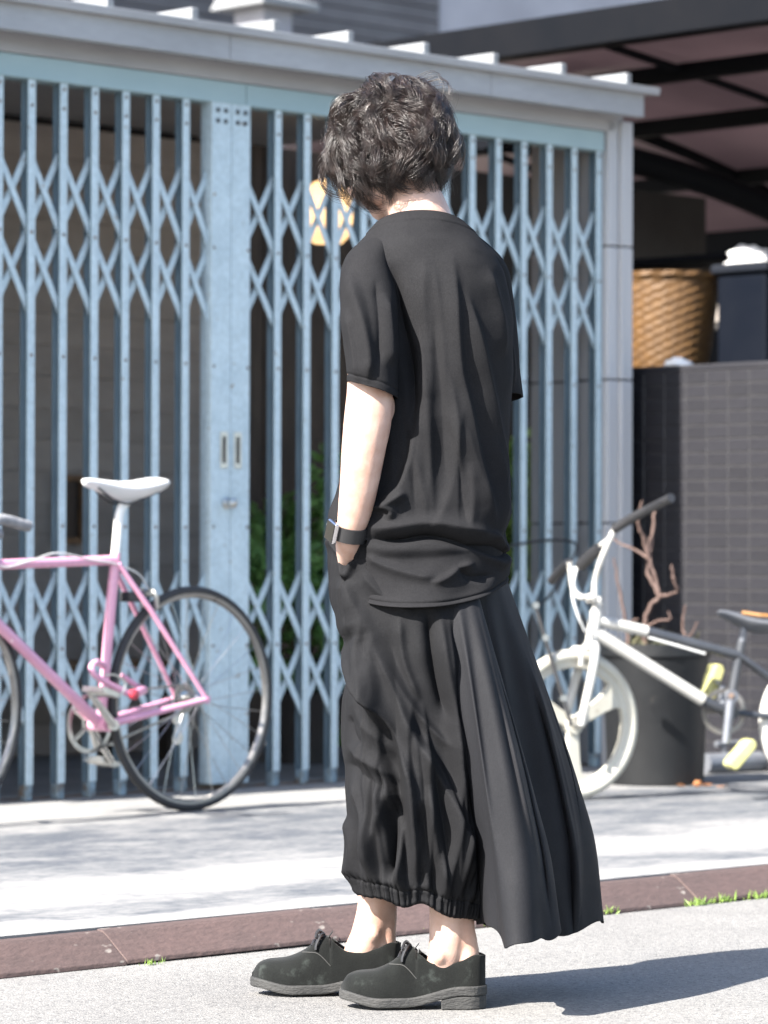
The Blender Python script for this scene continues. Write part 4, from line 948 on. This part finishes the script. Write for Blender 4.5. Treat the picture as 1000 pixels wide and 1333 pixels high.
for k, (dx, l) in enumerate(((-20,30),(-7,44),(6,46),(18,40))):
    limb([(472+dx*.6,790,-.018,.0085),(475+dx*.7,804,-.016,.008),(480+dx*.75,804+l*.6,-.024,.0075),(486+dx*.75,804+l,-.02,.007)], 10)
limb([(463,758,-.026,.010),(460,774,-.022,.009),(461,794,-.018,.008)], 10)
limb([(556,352,.02,.06),(598,358,.07,.046),(626,374,.115,.040),(638,440,.155,.042),(632,525,.185,.038),(605,610,.215,.036),(578,680,.225,.027),(560,715,.215,.024),(552,745,.19,.026)])
ball(PP(550, 762, .185), (.034,.018,.04))
for k, (dx, l) in enumerate(((-20,30),(-7,44),(6,46),(18,40))):
    limb([(550+dx*.8,775,.185,.0095),(550+dx,790,.183,.009),(550+dx,790+l*.6,.175,.008),(550+dx,790+l,.165,.007)], 10)
limb([(566,750,.18,.012),(575,765,.175,.010),(576,785,.17,.008)], 10)
# near leg and foot, far leg and foot
limb([(560,760,-.01,.085),(568,880,-.025,.075),(580,1000,-.035,.055),(592,1085,-.045,.054),(588,1150,-.046,.042),(585,1195,-.048,.0375),(583,1225,-.05,.0350),(578,1250,-.05,.0315),(562,1278,-.05,.026),(515,1288,-.052,.022),(470,1290,-.054,.018)])
limb([(592,1150,-.046,.036),(601,1205,-.05,.0245),(608,1235,-.05,.022),(608,1262,-.05,.023),(604,1280,-.05,.023)])
ball(PP(572, 1246, -.080), (.013,.010,.015))
limb([(530,760,.06,.08),(520,880,.08,.072),(508,1000,.11,.054),(499,1085,.135,.053),(494,1140,.143,.044),(490,1180,.148,.0365),(483,1208,.15,.035),(474,1230,.15,.0335),(452,1258,.15,.026),(400,1268,.15,.022),(358,1272,.15,.018)])
limb([(496,1140,.143,.038),(501,1185,.148,.0235),(501,1215,.15,.022),(500,1240,.15,.023),(496,1260,.15,.023)])
ball(PP(486, 1216, .118), (.013,.010,.015))
# head, bowed forward and turned away
hF = Vector((-.62, .62, -.46)).normalized(); hS = hF.cross(Vector((0,0,1))).normalized(); hU = hS.cross(hF).normalized()   # hS = person's right
HC = PP(507, 196, .055)
ball(HC - hF*.008 + hU*.012, (.076,.098,.098), (hS, hF, hU))
ball(HC + hF*.030 - hU*.045, (.062,.066,.072), (hS, hF, hU)); ball(HC + hF*.062 - hU*.088, (.030,.028,.026), (hS, hF, hU))
for s in (-1, 1):
    ball(HC + hF*.02 - hU*.075 + hS*(.042*s), (.022,.05,.028), (hS, hF, hU)); ball(HC - hF*.012 - hU*.018 + hS*(.074*s), (.010,.020,.032), (hS, hF, hU))
    ball(HC + hF*.082 - hU*.040 + hS*(.034*s), (.02,.014,.018), (hS, hF, hU)); ball(HC + hF*.086 + hU*.012 + hS*(.028*s), (.026,.010,.009), (hS, hF, hU))
bo.tube([HC + hF*.092 + hU*.002, HC + hF*.106 - hU*.022, HC + hF*.112 - hU*.036], [.008,.010,.013], 12); 
for s in (-1, 1): ball(HC + hF*.098 - hU*.038 + hS*(.012*s), (.009,.009,.008), (hS, hF, hU))
for dz, r in ((-.060,.0065),(-.069,.0075)): bo.tube([HC + hF*.086 + hU*dz - hS*.024, HC + hF*.095 + hU*dz, HC + hF*.086 + hU*dz + hS*.024], [.003, r, .003], 10)
body = bo.build('body', sk, per, smooth=True); body.modifiers.clear()
r_ = body.modifiers.new('union', 'REMESH'); r_.mode = 'VOXEL'; r_.voxel_size = .0042; r_.use_smooth_shade = True
s_ = body.modifiers.new('relax', 'SMOOTH'); s_.factor = .5; s_.iterations = 7
for s in (-1, 1):
    e_ = MB(); e_.lathe([(0,-.011),(.008,-.0075),(.011,0),(.008,.0075),(0,.011)], HC + hF*.079 - hU*.008 + hS*(.031*s), hF, 16); e_.build('eye', mat('eye', (.75,.73,.70), (.7,.68,.66), rough=.15), body, smooth=True)

# ---- t-shirt
SHF = [
 ([(588,325),(592,380),(594,430),(598,480),(606,520),(621,600),(634,651),(648,690)], .014, 34, 7),
 ([(604,372),(622,440),(637,500),(652,584),(658,640)], .010, 20, 7),
 ([(508,340),(517,400),(530,460),(541,510),(541,560)], -.014, 10, 13),
 ([(546,460),(544,520),(541,574),(522,636),(486,656)], .015, 9, 34),
 ([(474,701),(515,703),(560,698),(605,708),(650,720),(662,716)], -.020, 7, 8),
 ([(474,688),(510,686),(560,680),(610,688),(655,700)], .009, 12, 9),
 ([(500,660),(515,652),(530,640)], .012, 7, 6), ([(478,668),(492,660),(512,664),(508,680)], .010, 6, 6),
 ([(560,760),(580,752),(600,738),(620,734)], .008, 8, 5), ([(476,720),(500,735),(540,748),(570,752)], .008, 10, 7),
 ([(640,690),(650,706),(658,722),(650,745)], .010, 9, 6), ([(600,705),(630,722),(655,735)], .009, 7, 6),
 ([(560,690),(575,670),(590,620),(592,560),(588,500)], .004, 14, 8), ([(610,690),(612,650),(608,600)], .005, 10, 6),
 ([(555,330),(552,380),(556,440),(566,520)], .005, 18, 12), ([(632,345),(648,400),(656,470)], .007, 12, 7),
 ([(515,300),(545,310),(590,312),(628,330)], .003, 9, 8),
 ([(592,735),(615,752),(648,748)], -.008, 7, 7)]
torso = [(283,491,606,.024,.066),(296,478,619,.022,.086),(312,463,633,.02,.104),(330,455,646,.02,.126),(350,453,656,.02,.137),(380,456,663,.02,.142),(420,458,667,.022,.141),(470,457,667,.025,.143),
  (530,454,664,.026,.142),(600,447,661,.025,.142),(645,437,664,.022,.148),(676,428,664,.02,.156),(694,428,660,.02,.156),(708,432,656,.02,.148),(724,436,657,.02,.153),(752,440,659,.02,.161),(769,442,657,.02,.174)]
hemline = lambda th, v, y: .0036*np.exp(-((y-764)/2.0)**2)*-1 + .004*sstep(.93, 1, v)*np.sin(th*7+1)
collar = lambda th, v, y: .0028*sstep(296, 293, y) 
cut = lambda X, Y, D: (X < 478) & (Y > 703) & (D < .13)
SHF += autofolds(torso, 16, 9, 330, 690, (.0,.25), (.002,.005), (8,20), (4,8), 120)
shirt_parts = [loft(torso, 420, 420, SHF, tc=(0,-4), td=(9,-22), q=(10,-8), wr=dict(seed=3, ky=.02, kx=.045, amp=.0035), hem=lambda th, v, y: hemline(th, v, y) + collar(th, v, y), cut=cut)]
slv = [(302,498,522,.000,.036),(311,480,514,-.020,.050),(322,464,509,-.042,.058),(336,453,508,-.060,.062),(356,447,510,-.078,.065),(382,446,514,-.100,.067),(420,446,517,-.119,.069),(460,448,518,-.126,.068),(495,452,517,-.131,.066),(508,453,516,-.132,.065)]
SLF = [([(456,345),(468,390),(477,432),(482,470),(478,500)], .012, 18, 6), ([(500,380),(506,430),(508,480)], .008, 10, 7), ([(455,400),(462,450),(468,500)], .006, 8, 6), ([(488,360),(495,420),(494,480)], -.006, 8, 8)]
shirt_parts.append(loft(slv, 150, 200, SLF, tc=(0, 11), td=(0, 4), wr=dict(seed=5, ky=.03, kx=.05, amp=.003), hem=lambda th, v, y: -.0018*np.exp(-((y-498)/1.6)**2)))
slr = [(300,570,610,.04,.05),(318,585,634,.07,.07),(340,596,654,.105,.075),(360,600,662,.125,.072),(400,602,669,.145,.066),(450,608,673,.155,.063),(500,614,678,.16,.062),(519,616,680,.16,.061)]
shirt_parts.append(loft(slr, 110, 140, [([(650,380),(660,440),(668,510)], .008, 10, 6)], tc=(0,-4), td=(0,6), wr=dict(seed=8, ky=.03, kx=.05, amp=.003)))
shirt = mesh_from('tshirt', shirt_parts, MT['jersey'], per, .0016)
# neck rib, shoulder seam
def ptube(name, P, r, mat_, parent, n=8, k=8):
    t = MB(); S = smooth_pts([PP(*p) for p in P], k); t.tube(S, r, n); return t.build(name, mat_, parent, smooth=True)

# ---- trousers with gathered hems
gath = lambda y0, k, ph: (lambda th, v, y: sstep(y0-30, y0-18, y)*(.0022*np.sin(th*k+ph+1.2*np.sin(th*5)) + .0022*np.sin(th*np.round(k*1.6)+2*ph) + .0014*np.sin(th*np.round(k*2.7))) + sstep(y0-110, y0-28, y)*(1-.7*sstep(y0-24, y0-12, y))*(.0034*np.sin(th*17+ph+.02*y) + .0028*np.sin(th*29+2*ph-.015*y)) - .0030*np.exp(-((y-(y0-21))/2.6)**2) - .005*sstep(y0-4, y0+1, y))
NF = [([(448,745),(466,780),(482,816),(499,908),(522,975),(539,1026),(543,1118)], .016, 16, 7),
 ([(478,790),(509,866),(534,942),(568,1013),(597,1089),(616,1150)], .016, 15, 7),
 ([(495,830),(530,905),(555,942),(588,980)], .009, 9, 6), ([(572,790),(581,887),(597,992),(612,1060)], .015, 9, 8),
 ([(556,790),(564,866),(585,945)], -.016, 9, 8), ([(543,958),(574,1009),(588,1076),(593,1165)], .013, 12, 6),
 ([(556,1020),(566,1097),(582,1170)], .011, 9, 6), ([(605,1020),(612,1080),(608,1170)], .012, 8, 7), ([(548,1070),(552,1120),(560,1175)], .010, 8, 6),
 ([(455,684),(454,708),(453,724),(453,734)], -.034, 11, 11), ([(430,694),(440,718),(451,742),(454,756)], .012, 7, 4), ([(455,756),(460,738),(475,702),(480,690)], .011, 4, 8), ([(453,742),(452,780),(462,815)], -.006, 4, 4),
 ([(448,748),(456,790),(474,832)], .012, 16, 22), ([(470,742),(500,775),(540,800)], .007, 10, 7), ([(462,760),(488,830),(505,880)], -.008, 8, 8), ([(520,800),(528,860),(548,915)], .008, 9, 6), ([(470,850),(492,905),(512,955)], .008, 8, 6)]
near = [(688,440,650,.02,.128),(700,434,652,.02,.136),(740,427,655,.02,.146),(780,430,656,.02,.150),(815,444,656,.015,.152),(848,463,655,.012,.152),(880,458,654,.015,.152),(920,450,652,.02,.152),(975,448,650,.026,.153),
  (1020,451,648,.03,.154),(1068,455,650,.030,.160),(1120,456,648,.034,.164),(1150,457,644,.036,.164),(1166,461,638,.036,.160),(1182,463,636,.036,.158)]
NF += [([(436,795),(464,853),(490,900),(519,950),(536,1015),(541,1080),(544,1150)], .026, 5, 46), ([(548,1040),(548,1100),(546,1165)], -.012, 8, 10)]
FF = [([(452,968),(478,985),(501,1000),(526,1019)], .009, 10, 12), ([(450,990),(480,1008),(512,1030)], -.005, 10, 10), ([(460,1005),(478,1051),(486,1089),(482,1155)], .012, 10, 6),
 ([(508,1010),(503,1059),(492,1097),(487,1165)], .013, 12, 7), ([(515,1035),(514,1090),(508,1150)], -.022, 11, 12), ([(454,1060),(462,1105),(458,1160)], .010, 8, 6), ([(462,900),(470,930),(500,960),(520,985)], .005, 12, 10), ([(526,1060),(524,1110),(515,1165)], .012, 7, 6), ([(456,930),(462,955),(480,970)], -.006, 6, 6)]
far = [(770,450,630,.06,.11),(853,462,620,.09,.12),(920,450,610,.10,.125),(975,448,600,.11,.125),(1068,455,590,.12,.118),(1130,456,574,.13,.104),(1152,458,560,.137,.092),(1164,462,549,.138,.080),(1180,462,548,.138,.076)]
NF += FF + autofolds(near, 22, 12, 760, 1176, (.02,.14), (.005,.011), (6,15), (3,6), 170)
hemw = lambda X, Y, D, th, y: (X, Y + sstep(1140, 1178, y)*(-7*np.exp(-((X-546)/16)**2) + 2.5*np.sin(X*.11)), D)
tr = [loft(near, 480, 520, NF, e=(2.2, 2.6), tc=(0,21), td=(0,-2), wr=dict(seed=11, ky=.012, kx=.07, amp=.0055), hem=gath(1182, 53, .7), post=hemw)]
trousers = mesh_from('trousers', tr, MT['twill'], per, .0016)

# ---- draped back panel of the trousers
Bp = [(621,1200,-.060),(634,1202,-.115),(647,1216,-.190),(662,1232,-.245),(688,1228,-.258),(712,1221,-.210),(727,1216,-.140),(717,1207,-.085),(700,1203,-.020),(708,1212,.020),(738,1216,.060),(764,1208,.125),(785,1199,.195),(776,1193,.255),(742,1188,.280),(725,1185,.300),(692,1183,.290),(655,1182,.300),(605,1182,.270)]
Tp = [(560,788,-.106),(574,788,-.108),(587,788,-.110),(597,788,-.110),(606,787,-.107),(613,786,-.102),(618,785,-.094),(620,784,-.088),(623,783,-.083),(631,781,-.074),(641,777,-.056),(649,772,-.028),(656,764,.03),(651,768,.09),(641,771,.130),(626,774,.155),(610,776,.165),(590,778,.172),(570,780,.175)]
nS, nV = 420, 300
sB = np.array([tuple(v) for v in smooth_pts(Bp, 24)]); sT = np.array([tuple(v) for v in smooth_pts([(p[0], p[1]-18, p[2]) for p in Tp], 24)])
kk = np.linspace(0, len(sB)-1, nS); 
def samp(A): i = np.clip(kk.astype(int), 0, len(A)-2); f_ = (kk-i)[:, None]; return A[i]*(1-f_) + A[i+1]*f_
Bs, Ts = samp(sB), samp(sT); v = np.linspace(0, 1, nV)[:, None]
vx = pchip([0,.31,.61,.79,1], [0,.36,.70,.89,1], v[:, 0])[:, None]; X = Ts[:, 0]*(1-vx) + Bs[:, 0]*vx; Y = Ts[:, 1]*(1-v) + Bs[:, 1]*v; vd = v**1.15; D = Ts[:, 2]*(1-vd) + Bs[:, 2]*vd
u_ = kk[None, :]/(len(sB)-1)
D = D - .030*np.sin(np.pi*v**.7)*sstep(.5,.3,u_) + .006*np.sin(np.pi*v)*np.sin(u_*34+1.3*np.sin(v*3)) + .004*np.sin(u_*71 + v*2.2)*np.sin(np.pi*np.clip(v*1.15,0,1))
X = X + 7*np.sin(np.pi*v)*sstep(.4,.7,u_) + 2.5*np.sin(u_*52+.8+v*2)*np.sin(np.pi*v) 
rs_ = np.random.default_rng(31)
for i in range(9):       # long soft pleats running from the waist to the hem
    s0 = rs_.uniform(.02, .98); w0 = rs_.uniform(.012, .030); a0 = rs_.uniform(.008, .018)*rs_.choice([1, 1, -1]); va, vb = rs_.uniform(0, .35), rs_.uniform(.7, 1.15)
    sl = s0 + rs_.uniform(-.05, .05)*v + .018*np.sin(v*rs_.uniform(3,7) + rs_.uniform(0,6)); q_ = (u_ - sl)/w0
    D = D - a0*np.where(q_ < 0, np.exp(-np.abs(q_)**1.5), np.exp(-np.abs(q_*2.2)**1.5))*sstep(va, va+.25, v)*sstep(vb+.02, vb-.2, v)*np.where(D < .1, 1, .6)
hw = v**7; Y = Y + hw*(3*np.sin(u_*47+.5) + 2*np.sin(u_*83+2)); D = D + hw*.010*np.sin(u_*47+2.0); X = X + hw*3*np.sin(u_*61)
skirt = mesh_from('back_drape', [grid_obj('', PPa(X, Y, D), False, None)], MT['crepe'], per, .0014)

# ---- shoes
def suede(name):
    m = mat(name, (.0038,.0044,.0043), (.0078,.0088,.0084), scale=15, rough=.9, sheen=.08, spec=.12, c3=(.024,.028,.026), spread=(.36,.60), fine=.25, fscale=500, bump=.35, bscale=380, bdist=.002); return m
MT['suede'] = suede('worn_black_suede')
MT['sole'] = mat('scuffed_grey_sole', (.017,.017,.0168), (.032,.032,.031), scale=34, rough=.8, stretch=(1,1,3), bump=.35, bscale=120, c3=(.062,.060,.057), spread=(.35,.62))
def shoe(heel_px, toe_px, d0, d1, label):
    hx, tx = heel_px, toe_px
    h0 = PP(hx, 1300, d0); t0 = PP(tx, 1300, d1); h0.z = t0.z = 0; L_ = (t0-h0).length; ax = (t0-h0).normalized(); sx = Vector((0,0,1)).cross(ax)   # sx: person's left
    root = MB(); A = np.concatenate([np.linspace(0, .466, 34), np.linspace(.470, 1, 40)])
    wk = lambda a: pchip([0,.04,.12,.3,.45,.62,.74,.86,.94,.985,1.0], [.006,.026,.035,.037,.036,.043,.049,.045,.034,.016,.003], a)
    ctr = lambda a: .008*np.sin(np.clip((a-.2)/.8,0,1)*np.pi)      # slight curve of the last
    spring = lambda a: .012*sstep(.72, 1.0, a)
    solez = lambda a: .043 - .021*sstep(.15, .55, a) + spring(a)    # top of the sole
    top = lambda a: pchip([0,.06,.16,.28,.36,.44,.50,.56,.66,.78,.88,.95,1.0], [.098,.101,.090,.082,.085,.100,.112,.104,.083,.070,.067,.060,.040], a)
    def pt(a, s, z): return h0 + ax*(a*L_) + sx*(s + float(ctr(a))) + Vector((0,0,z))
    NS = 44; vs_ = []
    for a in A:
        w_ = float(wk(a)) - .003; zs = float(solez(a)) - .001; zt_ = float(top(a)); op = 1.0 if a < .468 else 0.0
        for k in range(NS+1):
            f = math.pi*k/NS; c, s = math.cos(f), math.sin(f)
            x = w_*math.copysign(abs(c)**.62, c); z = zs + (zt_-zs)*s**.72
            if op > 0:     # open collar: wall up to the rim, then down inside
                q = 1 - abs(2*k/NS - 1); rim = .42
                if q <= rim: u = q/rim; xo = w_*(1 - .16*u*u); zo = zs + (zt_-zs)*math.sin(u*math.pi/2)**.8
                else: u = (q-rim)/(1-rim); xo = w_*.84*(1 - .12 - .6*u) if u > .08 else w_*.84*(1-1.5*u); zo = zt_ - (.002 if u <= .08 else .03*min(1, u*4))
                x2 = math.copysign(xo, c); x = x*(1-op) + x2*op; z = z*(1-op) + zo*op
            vs_.append(pt(a, x, z))
    n = NS+1; fs_ = [(i*n+k, i*n+k+1, (i+1)*n+k+1, (i+1)*n+k) for i in range(len(A)-1) for k in range(NS)] + [tuple(range(n)), tuple((len(A)-1)*n+k for k in range(n))]
    up = MB(); up.add(vs_, fs_); so_ = up.build('shoe', MT['suede'], per, smooth=True); so_['label'] = label; so_.modifiers.clear()
    def slab(z0f, z1f, a0, a1, grow, name, m_, bev=.003):
        aa = np.linspace(a0, a1, 40); out = []
        edge = [(a, float(wk(a)) + grow) for a in aa]; poly = [(a, w_) for a, w_ in edge] + [(a, -w_) for a, w_ in edge[::-1]]
        vs2 = [pt(a + (grow/L_*.9 if a > .97 else (-grow/L_*.9 if a < .02 else 0)), s, z0f(a)) for a, s in poly] + [pt(a + (grow/L_*.9 if a > .97 else (-grow/L_*.9 if a < .02 else 0)), s, z1f(a)) for a, s in poly]
        k = len(poly); m2 = MB(); 
        nn = len(aa); fs2 = [(i, (i+1) % k, k+(i+1) % k, k+i) for i in range(k)]
        for b0 in (0, k):
            for i in range(nn-1): fs2.append((b0+i, b0+i+1, b0+k-2-i, b0+k-1-i))
        m2.add(vs2, fs2); return m2.build(name, m_, so_, bevel=bev)
    f_ = lambda fn: (lambda a: float(fn(a)))
    slab(f_(lambda a: solez(a) - .0175), f_(solez), 0, 1, .0035, 'sole', MT['sole'])
    slab(f_(lambda a: .0008), f_(lambda a: solez(a) - .018), 0, .30, .0015, 'heel', MT['sole'])
    # welt stitch seam of the quarter, laces
    sm_ = MB(); pts = []
    for a, k in ((.665, 19), (.62, 14), (.57, 10), (.52, 7), (.475, 4)):
        i_ = int(np.argmin(np.abs(A - a))); p_ = vs_[i_*n + k]; pts.append(p_ + sx*.0008 + Vector((0,0,.0004)))
    sm_.tube(smooth_pts(pts, 6), .0009, 6); sm_.build('seam', mat('pale_stitching', (.045,.045,.043), (.03,.03,.029), rough=.8), so_)
    la = MB()
    for i, a in enumerate((.525, .555, .585)):
        z = float(top(a)) + .0015; w_ = .016
        la.tube(smooth_pts([pt(a+.012, w_, z-.007), pt(a, .006, z+.001), pt(a-.008, -.006, z+.002), pt(a-.015, -w_, z-.006)], 4), .0026, 6)
    a = .515; z = float(top(a)) + .003
    for sg in (-1, 1):
        la.tube(smooth_pts([pt(a, 0, z), pt(a+.035, .014*sg, z+.007), pt(a+.055, .026*sg, z-.003), pt(a+.02, .016*sg, z-.003), pt(a, 0, z)], 5), .0026, 6)
        la.tube(smooth_pts([pt(a, 0, z), pt(a+.02, .020*sg, z+.001), pt(a+.05, .030*sg, z-.016), pt(a+.055, .033*sg, z-.026)], 5), .0026, 6)
    la.build('laces', MT['black'], so_, smooth=True)
    tg = MB(); tg.add([pt(.50,.016,.105), pt(.50,-.016,.105), pt(.455,-.014,.121), pt(.455,.014,.121), pt(.505,.016,.102), pt(.505,-.016,.102), pt(.460,-.014,.118), pt(.460,.014,.118)], [(0,1,2,3),(7,6,5,4),(0,4,5,1),(1,5,6,2),(2,6,7,3),(3,7,4,0)])
    tg.build('tongue', MT['suede'], so_, bevel=.001)
    return so_
shoe(632, 444, -.050, -.035, 'left shoe, worn black suede with heavy grey sole'); shoe(522, 328, .150, .150, 'right shoe, worn black suede set forward')

# ---- wristwatch
wc = PP(455, 692, -.109); fa = (PP(463, 660, -.122) - PP(453, 708, -.098)).normalized()      # up along the forearm
wx = Vector((-.86, -.5, 0)); wx = (wx - fa*wx.dot(fa)).normalized(); wy = fa.cross(wx)
st_ = MB(); vs_ = []; n = 40; ra, rb = .0305, .0285
for hgt, dr in ((-.0135,0),(-.0135,.003),(.0135,.003),(.0135,0)):
    for i in range(n): t = 2*math.pi*i/n; vs_.append(wc + wx*((ra+dr)*math.cos(t)) + wy*((rb+dr)*math.sin(t)) + fa*hgt)
st_.add(vs_, [(j*n+i, j*n+(i+1) % n, ((j+1) % 4)*n+(i+1) % n, ((j+1) % 4)*n+i) for j in range(4) for i in range(n)])
wt = st_.build('wristwatch', mat('black_strap', (.012,.012,.013), (.018,.018,.02), rough=.55), per, smooth=True); wt['label'] = 'square silver watch on a black strap'
def obox(c, hx, hy, hz): return MB().add([c + wx*(hx*a) + wy*(hy*b_) + fa*(hz*e_) for e_ in (-1,1) for a, b_ in ((-1,-1),(1,-1),(1,1),(-1,1))], [(0,3,2,1),(4,5,6,7),(0,1,5,4),(1,2,6,5),(2,3,7,6),(3,0,4,7)])
obox(wc + wx*.0362, .0052, .0165, .0195).build('watch_case', mat('polished_steel', (.72,.70,.72), (.66,.64,.66), rough=.18, metal=1), wt, bevel=.0035, seg=3)
obox(wc + wx*.0416, .0008, .0145, .0175).build('watch_glass', mat('black_glass', (.008,.008,.009), (.010,.010,.011), rough=.05), wt, bevel=.0005)
MB().lathe([(.0032,0),(.0032,.004),(0,.0042)], wc + wx*.0362 + wy*-.0166 + fa*.006, -wy, 12).build('watch_crown', MT['steel'], wt)
obox(wc + wx*-.004 - wy*.0325 + fa*.010, .011, .0016, .0075).build('strap_tail', MT['black'], wt, bevel=.001)

# ---- hair: curled locks of fine strands over a dark scalp layer
hm = bpy.data.materials.new('dark_brown_hair'); hm.use_nodes = True; N = hm.node_tree.nodes; L = hm.node_tree.links; b = N['Principled BSDF']
tc = N.new('ShaderNodeTexCoord'); n1 = N.new('ShaderNodeTexNoise'); n1.inputs['Scale'].default_value = 60; L.new(tc.outputs['Object'], n1.inputs[0])
cr = N.new('ShaderNodeValToRGB'); L.new(n1.outputs[0], cr.inputs[0]); cr.color_ramp.elements[0].color = (.008,.0052,.0046,1); cr.color_ramp.elements[1].color = (.030,.019,.016,1); cr.color_ramp.elements[0].position = .3; cr.color_ramp.elements[1].position = .7
L.new(cr.outputs[0], b.inputs['Base Color']); b.inputs['Roughness'].default_value = .35; b.inputs['Specular IOR Level'].default_value = .6
hr = np.random.default_rng(21)
eS, eF, eU = .084, .106, .110; SCc = HC - hF*.010 + hU*.012
hSn, hFn, hUn, SCn = (np.array(q) for q in (hS, hF, hU, SCc))
def head_pt(dirs, off): return SCn + hSn*(dirs[..., 0:1]*(eS+off)) + hFn*(dirs[..., 1:2]*(eF+off)) + hUn*(dirs[..., 2:3]*(eU+off))
NSEG = 17; VV = []; FF_ = []; cnt = 0
zdn = np.array([hSn[2], hFn[2], hUn[2]])*-1        # world down in head axes
NLOCK = 600; NSTR = 28
for li in range(NLOCK):
    while True:
        dv = hr.normal(size=3); dv /= np.linalg.norm(dv)
        if dv[2] < -.52 + (.0 if dv[1] < .2 else 0): continue
        if dv[1] > .45 and dv[2] < .45: continue
        if dv[1] > .25 and dv[2] < -.15: continue
        break
    crown = np.array([0, -.25, .97]); tdir = dv - crown; tdir -= dv*np.dot(tdir, dv)
    if np.linalg.norm(tdir) < 1e-3: tdir = np.array([1., 0, 0]); tdir -= dv*np.dot(tdir, dv)
    tdir /= np.linalg.norm(tdir); dn = zdn - dv*np.dot(zdn, dv); tdir = tdir*.6 + dn*.55 + hr.normal(size=3)*.42; tdir -= dv*np.dot(tdir, dv); tdir /= np.linalg.norm(tdir)
    Lk = hr.uniform(.065, .120)*(1 - .35*max(0, -dv[2]*1.6)); lift = (hr.uniform(.000, .028) + (.018 if hr.random() < .10 else 0))*(1 - .2*max(0, -dv[2]*1.5)); turns = hr.uniform(.7, 1.6); ph0 = hr.uniform(0, 6.28); cr0 = hr.uniform(.008, .0175); sgn = hr.choice([-1, 1])
    t = np.linspace(0, 1, NSEG); ang = Lk*t/.105
    side = np.cross(dv, tdir)
    for si in range(NSTR):
        j = hr.normal(size=3)*.058; d0 = dv + j*.9; d0 /= np.linalg.norm(d0); td_ = tdir - d0*np.dot(tdir, d0); td_ /= np.linalg.norm(td_)
        fz = hr.uniform(.9, 1.12); jit = hr.normal(size=3)*.0016*(1 if si else 1)
        dd = d0[None]*np.cos(ang*fz)[:, None] + td_[None]*np.sin(ang*fz)[:, None]
        off = (-.010 + (lift+.010)*np.sin(np.clip(t*1.25, 0, 1)*np.pi/2) - .006*t*t)[:, None]
        P_ = head_pt(dd, off)
        nrm = hSn*dd[:, :1] + hFn*dd[:, 1:2] + hUn*dd[:, 2:3]; sv = hSn*side[0] + hFn*side[1] + hUn*side[2]
        rad = cr0*np.sin(np.clip(t*1.3, 0, 1)*np.pi/2)*fz; a_ = sgn*turns*2*np.pi*t*fz + ph0 + hr.normal()*.16
        P_ = P_ + nrm*(rad*np.cos(a_))[:, None] + sv[None]*(rad*np.sin(a_))[:, None] + jit*t[:, None]
        P_[:, 2] -= .006*t**2
        if si >= NSTR-2: P_ = P_ + nrm*(t**2*hr.uniform(0, .022))[:, None]
        T = np.gradient(P_, axis=0); T /= np.linalg.norm(T, axis=1)[:, None] + 1e-9
        A1 = np.cross(T, nrm); A1 /= np.linalg.norm(A1, axis=1)[:, None] + 1e-9; A2 = np.cross(T, A1)
        w_ = (.00042 if si < NSTR-2 else .0003)*(1.15 - .85*t**3)
        for k in range(3): VV.append(P_ + A1*(w_*math.cos(k*2.094))[:, None] + A2*(w_*math.sin(k*2.094))[:, None])
        cnt += 1
V_ = np.stack(VV).reshape(cnt, 3, NSEG, 3).transpose(0, 2, 1, 3)           # strand, seg, k
base_i = (np.arange(cnt)*NSEG*3)[:, None, None]; sg = np.arange(NSEG-1)[None, :, None]*3; kq = np.arange(3)[None, None, :]; k2 = (kq+1) % 3
Fq = np.stack([base_i+sg+kq, base_i+sg+k2, base_i+sg+3+k2, base_i+sg+3+kq], -1).reshape(-1, 4)
hair = mesh_from('hair', [((V_ - POR).reshape(-1, 3), Fq)], hm, per)
# scalp layer
sc_ = MB(); n1_, n2_ = 28, 48; vs_ = []
for j in range(n1_+1):
    ph = math.pi*.70*j/n1_
    for i in range(n2_):
        t = 2*math.pi*i/n2_; d_ = np.array([math.sin(ph)*math.cos(t), math.sin(ph)*math.sin(t), math.cos(ph)]) 
        if d_[1] > .35 and d_[2] < .4: k_ = -.03
        else: k_ = 0
        n_ = noise.noise(Vector(d_*6.0))*.006
        vs_.append(Vector(head_pt(d_[None], np.array([[.004 + n_ + k_ - .018*max(0, -d_[2])]]))[0]))
sc_.add(vs_, [(j*n2_+i, j*n2_+(i+1) % n2_, (j+1)*n2_+(i+1) % n2_, (j+1)*n2_+i) for j in range(n1_) for i in range(n2_)])
so_ = sc_.build('scalp_hair', hm, hair, smooth=True); so_.modifiers.clear()
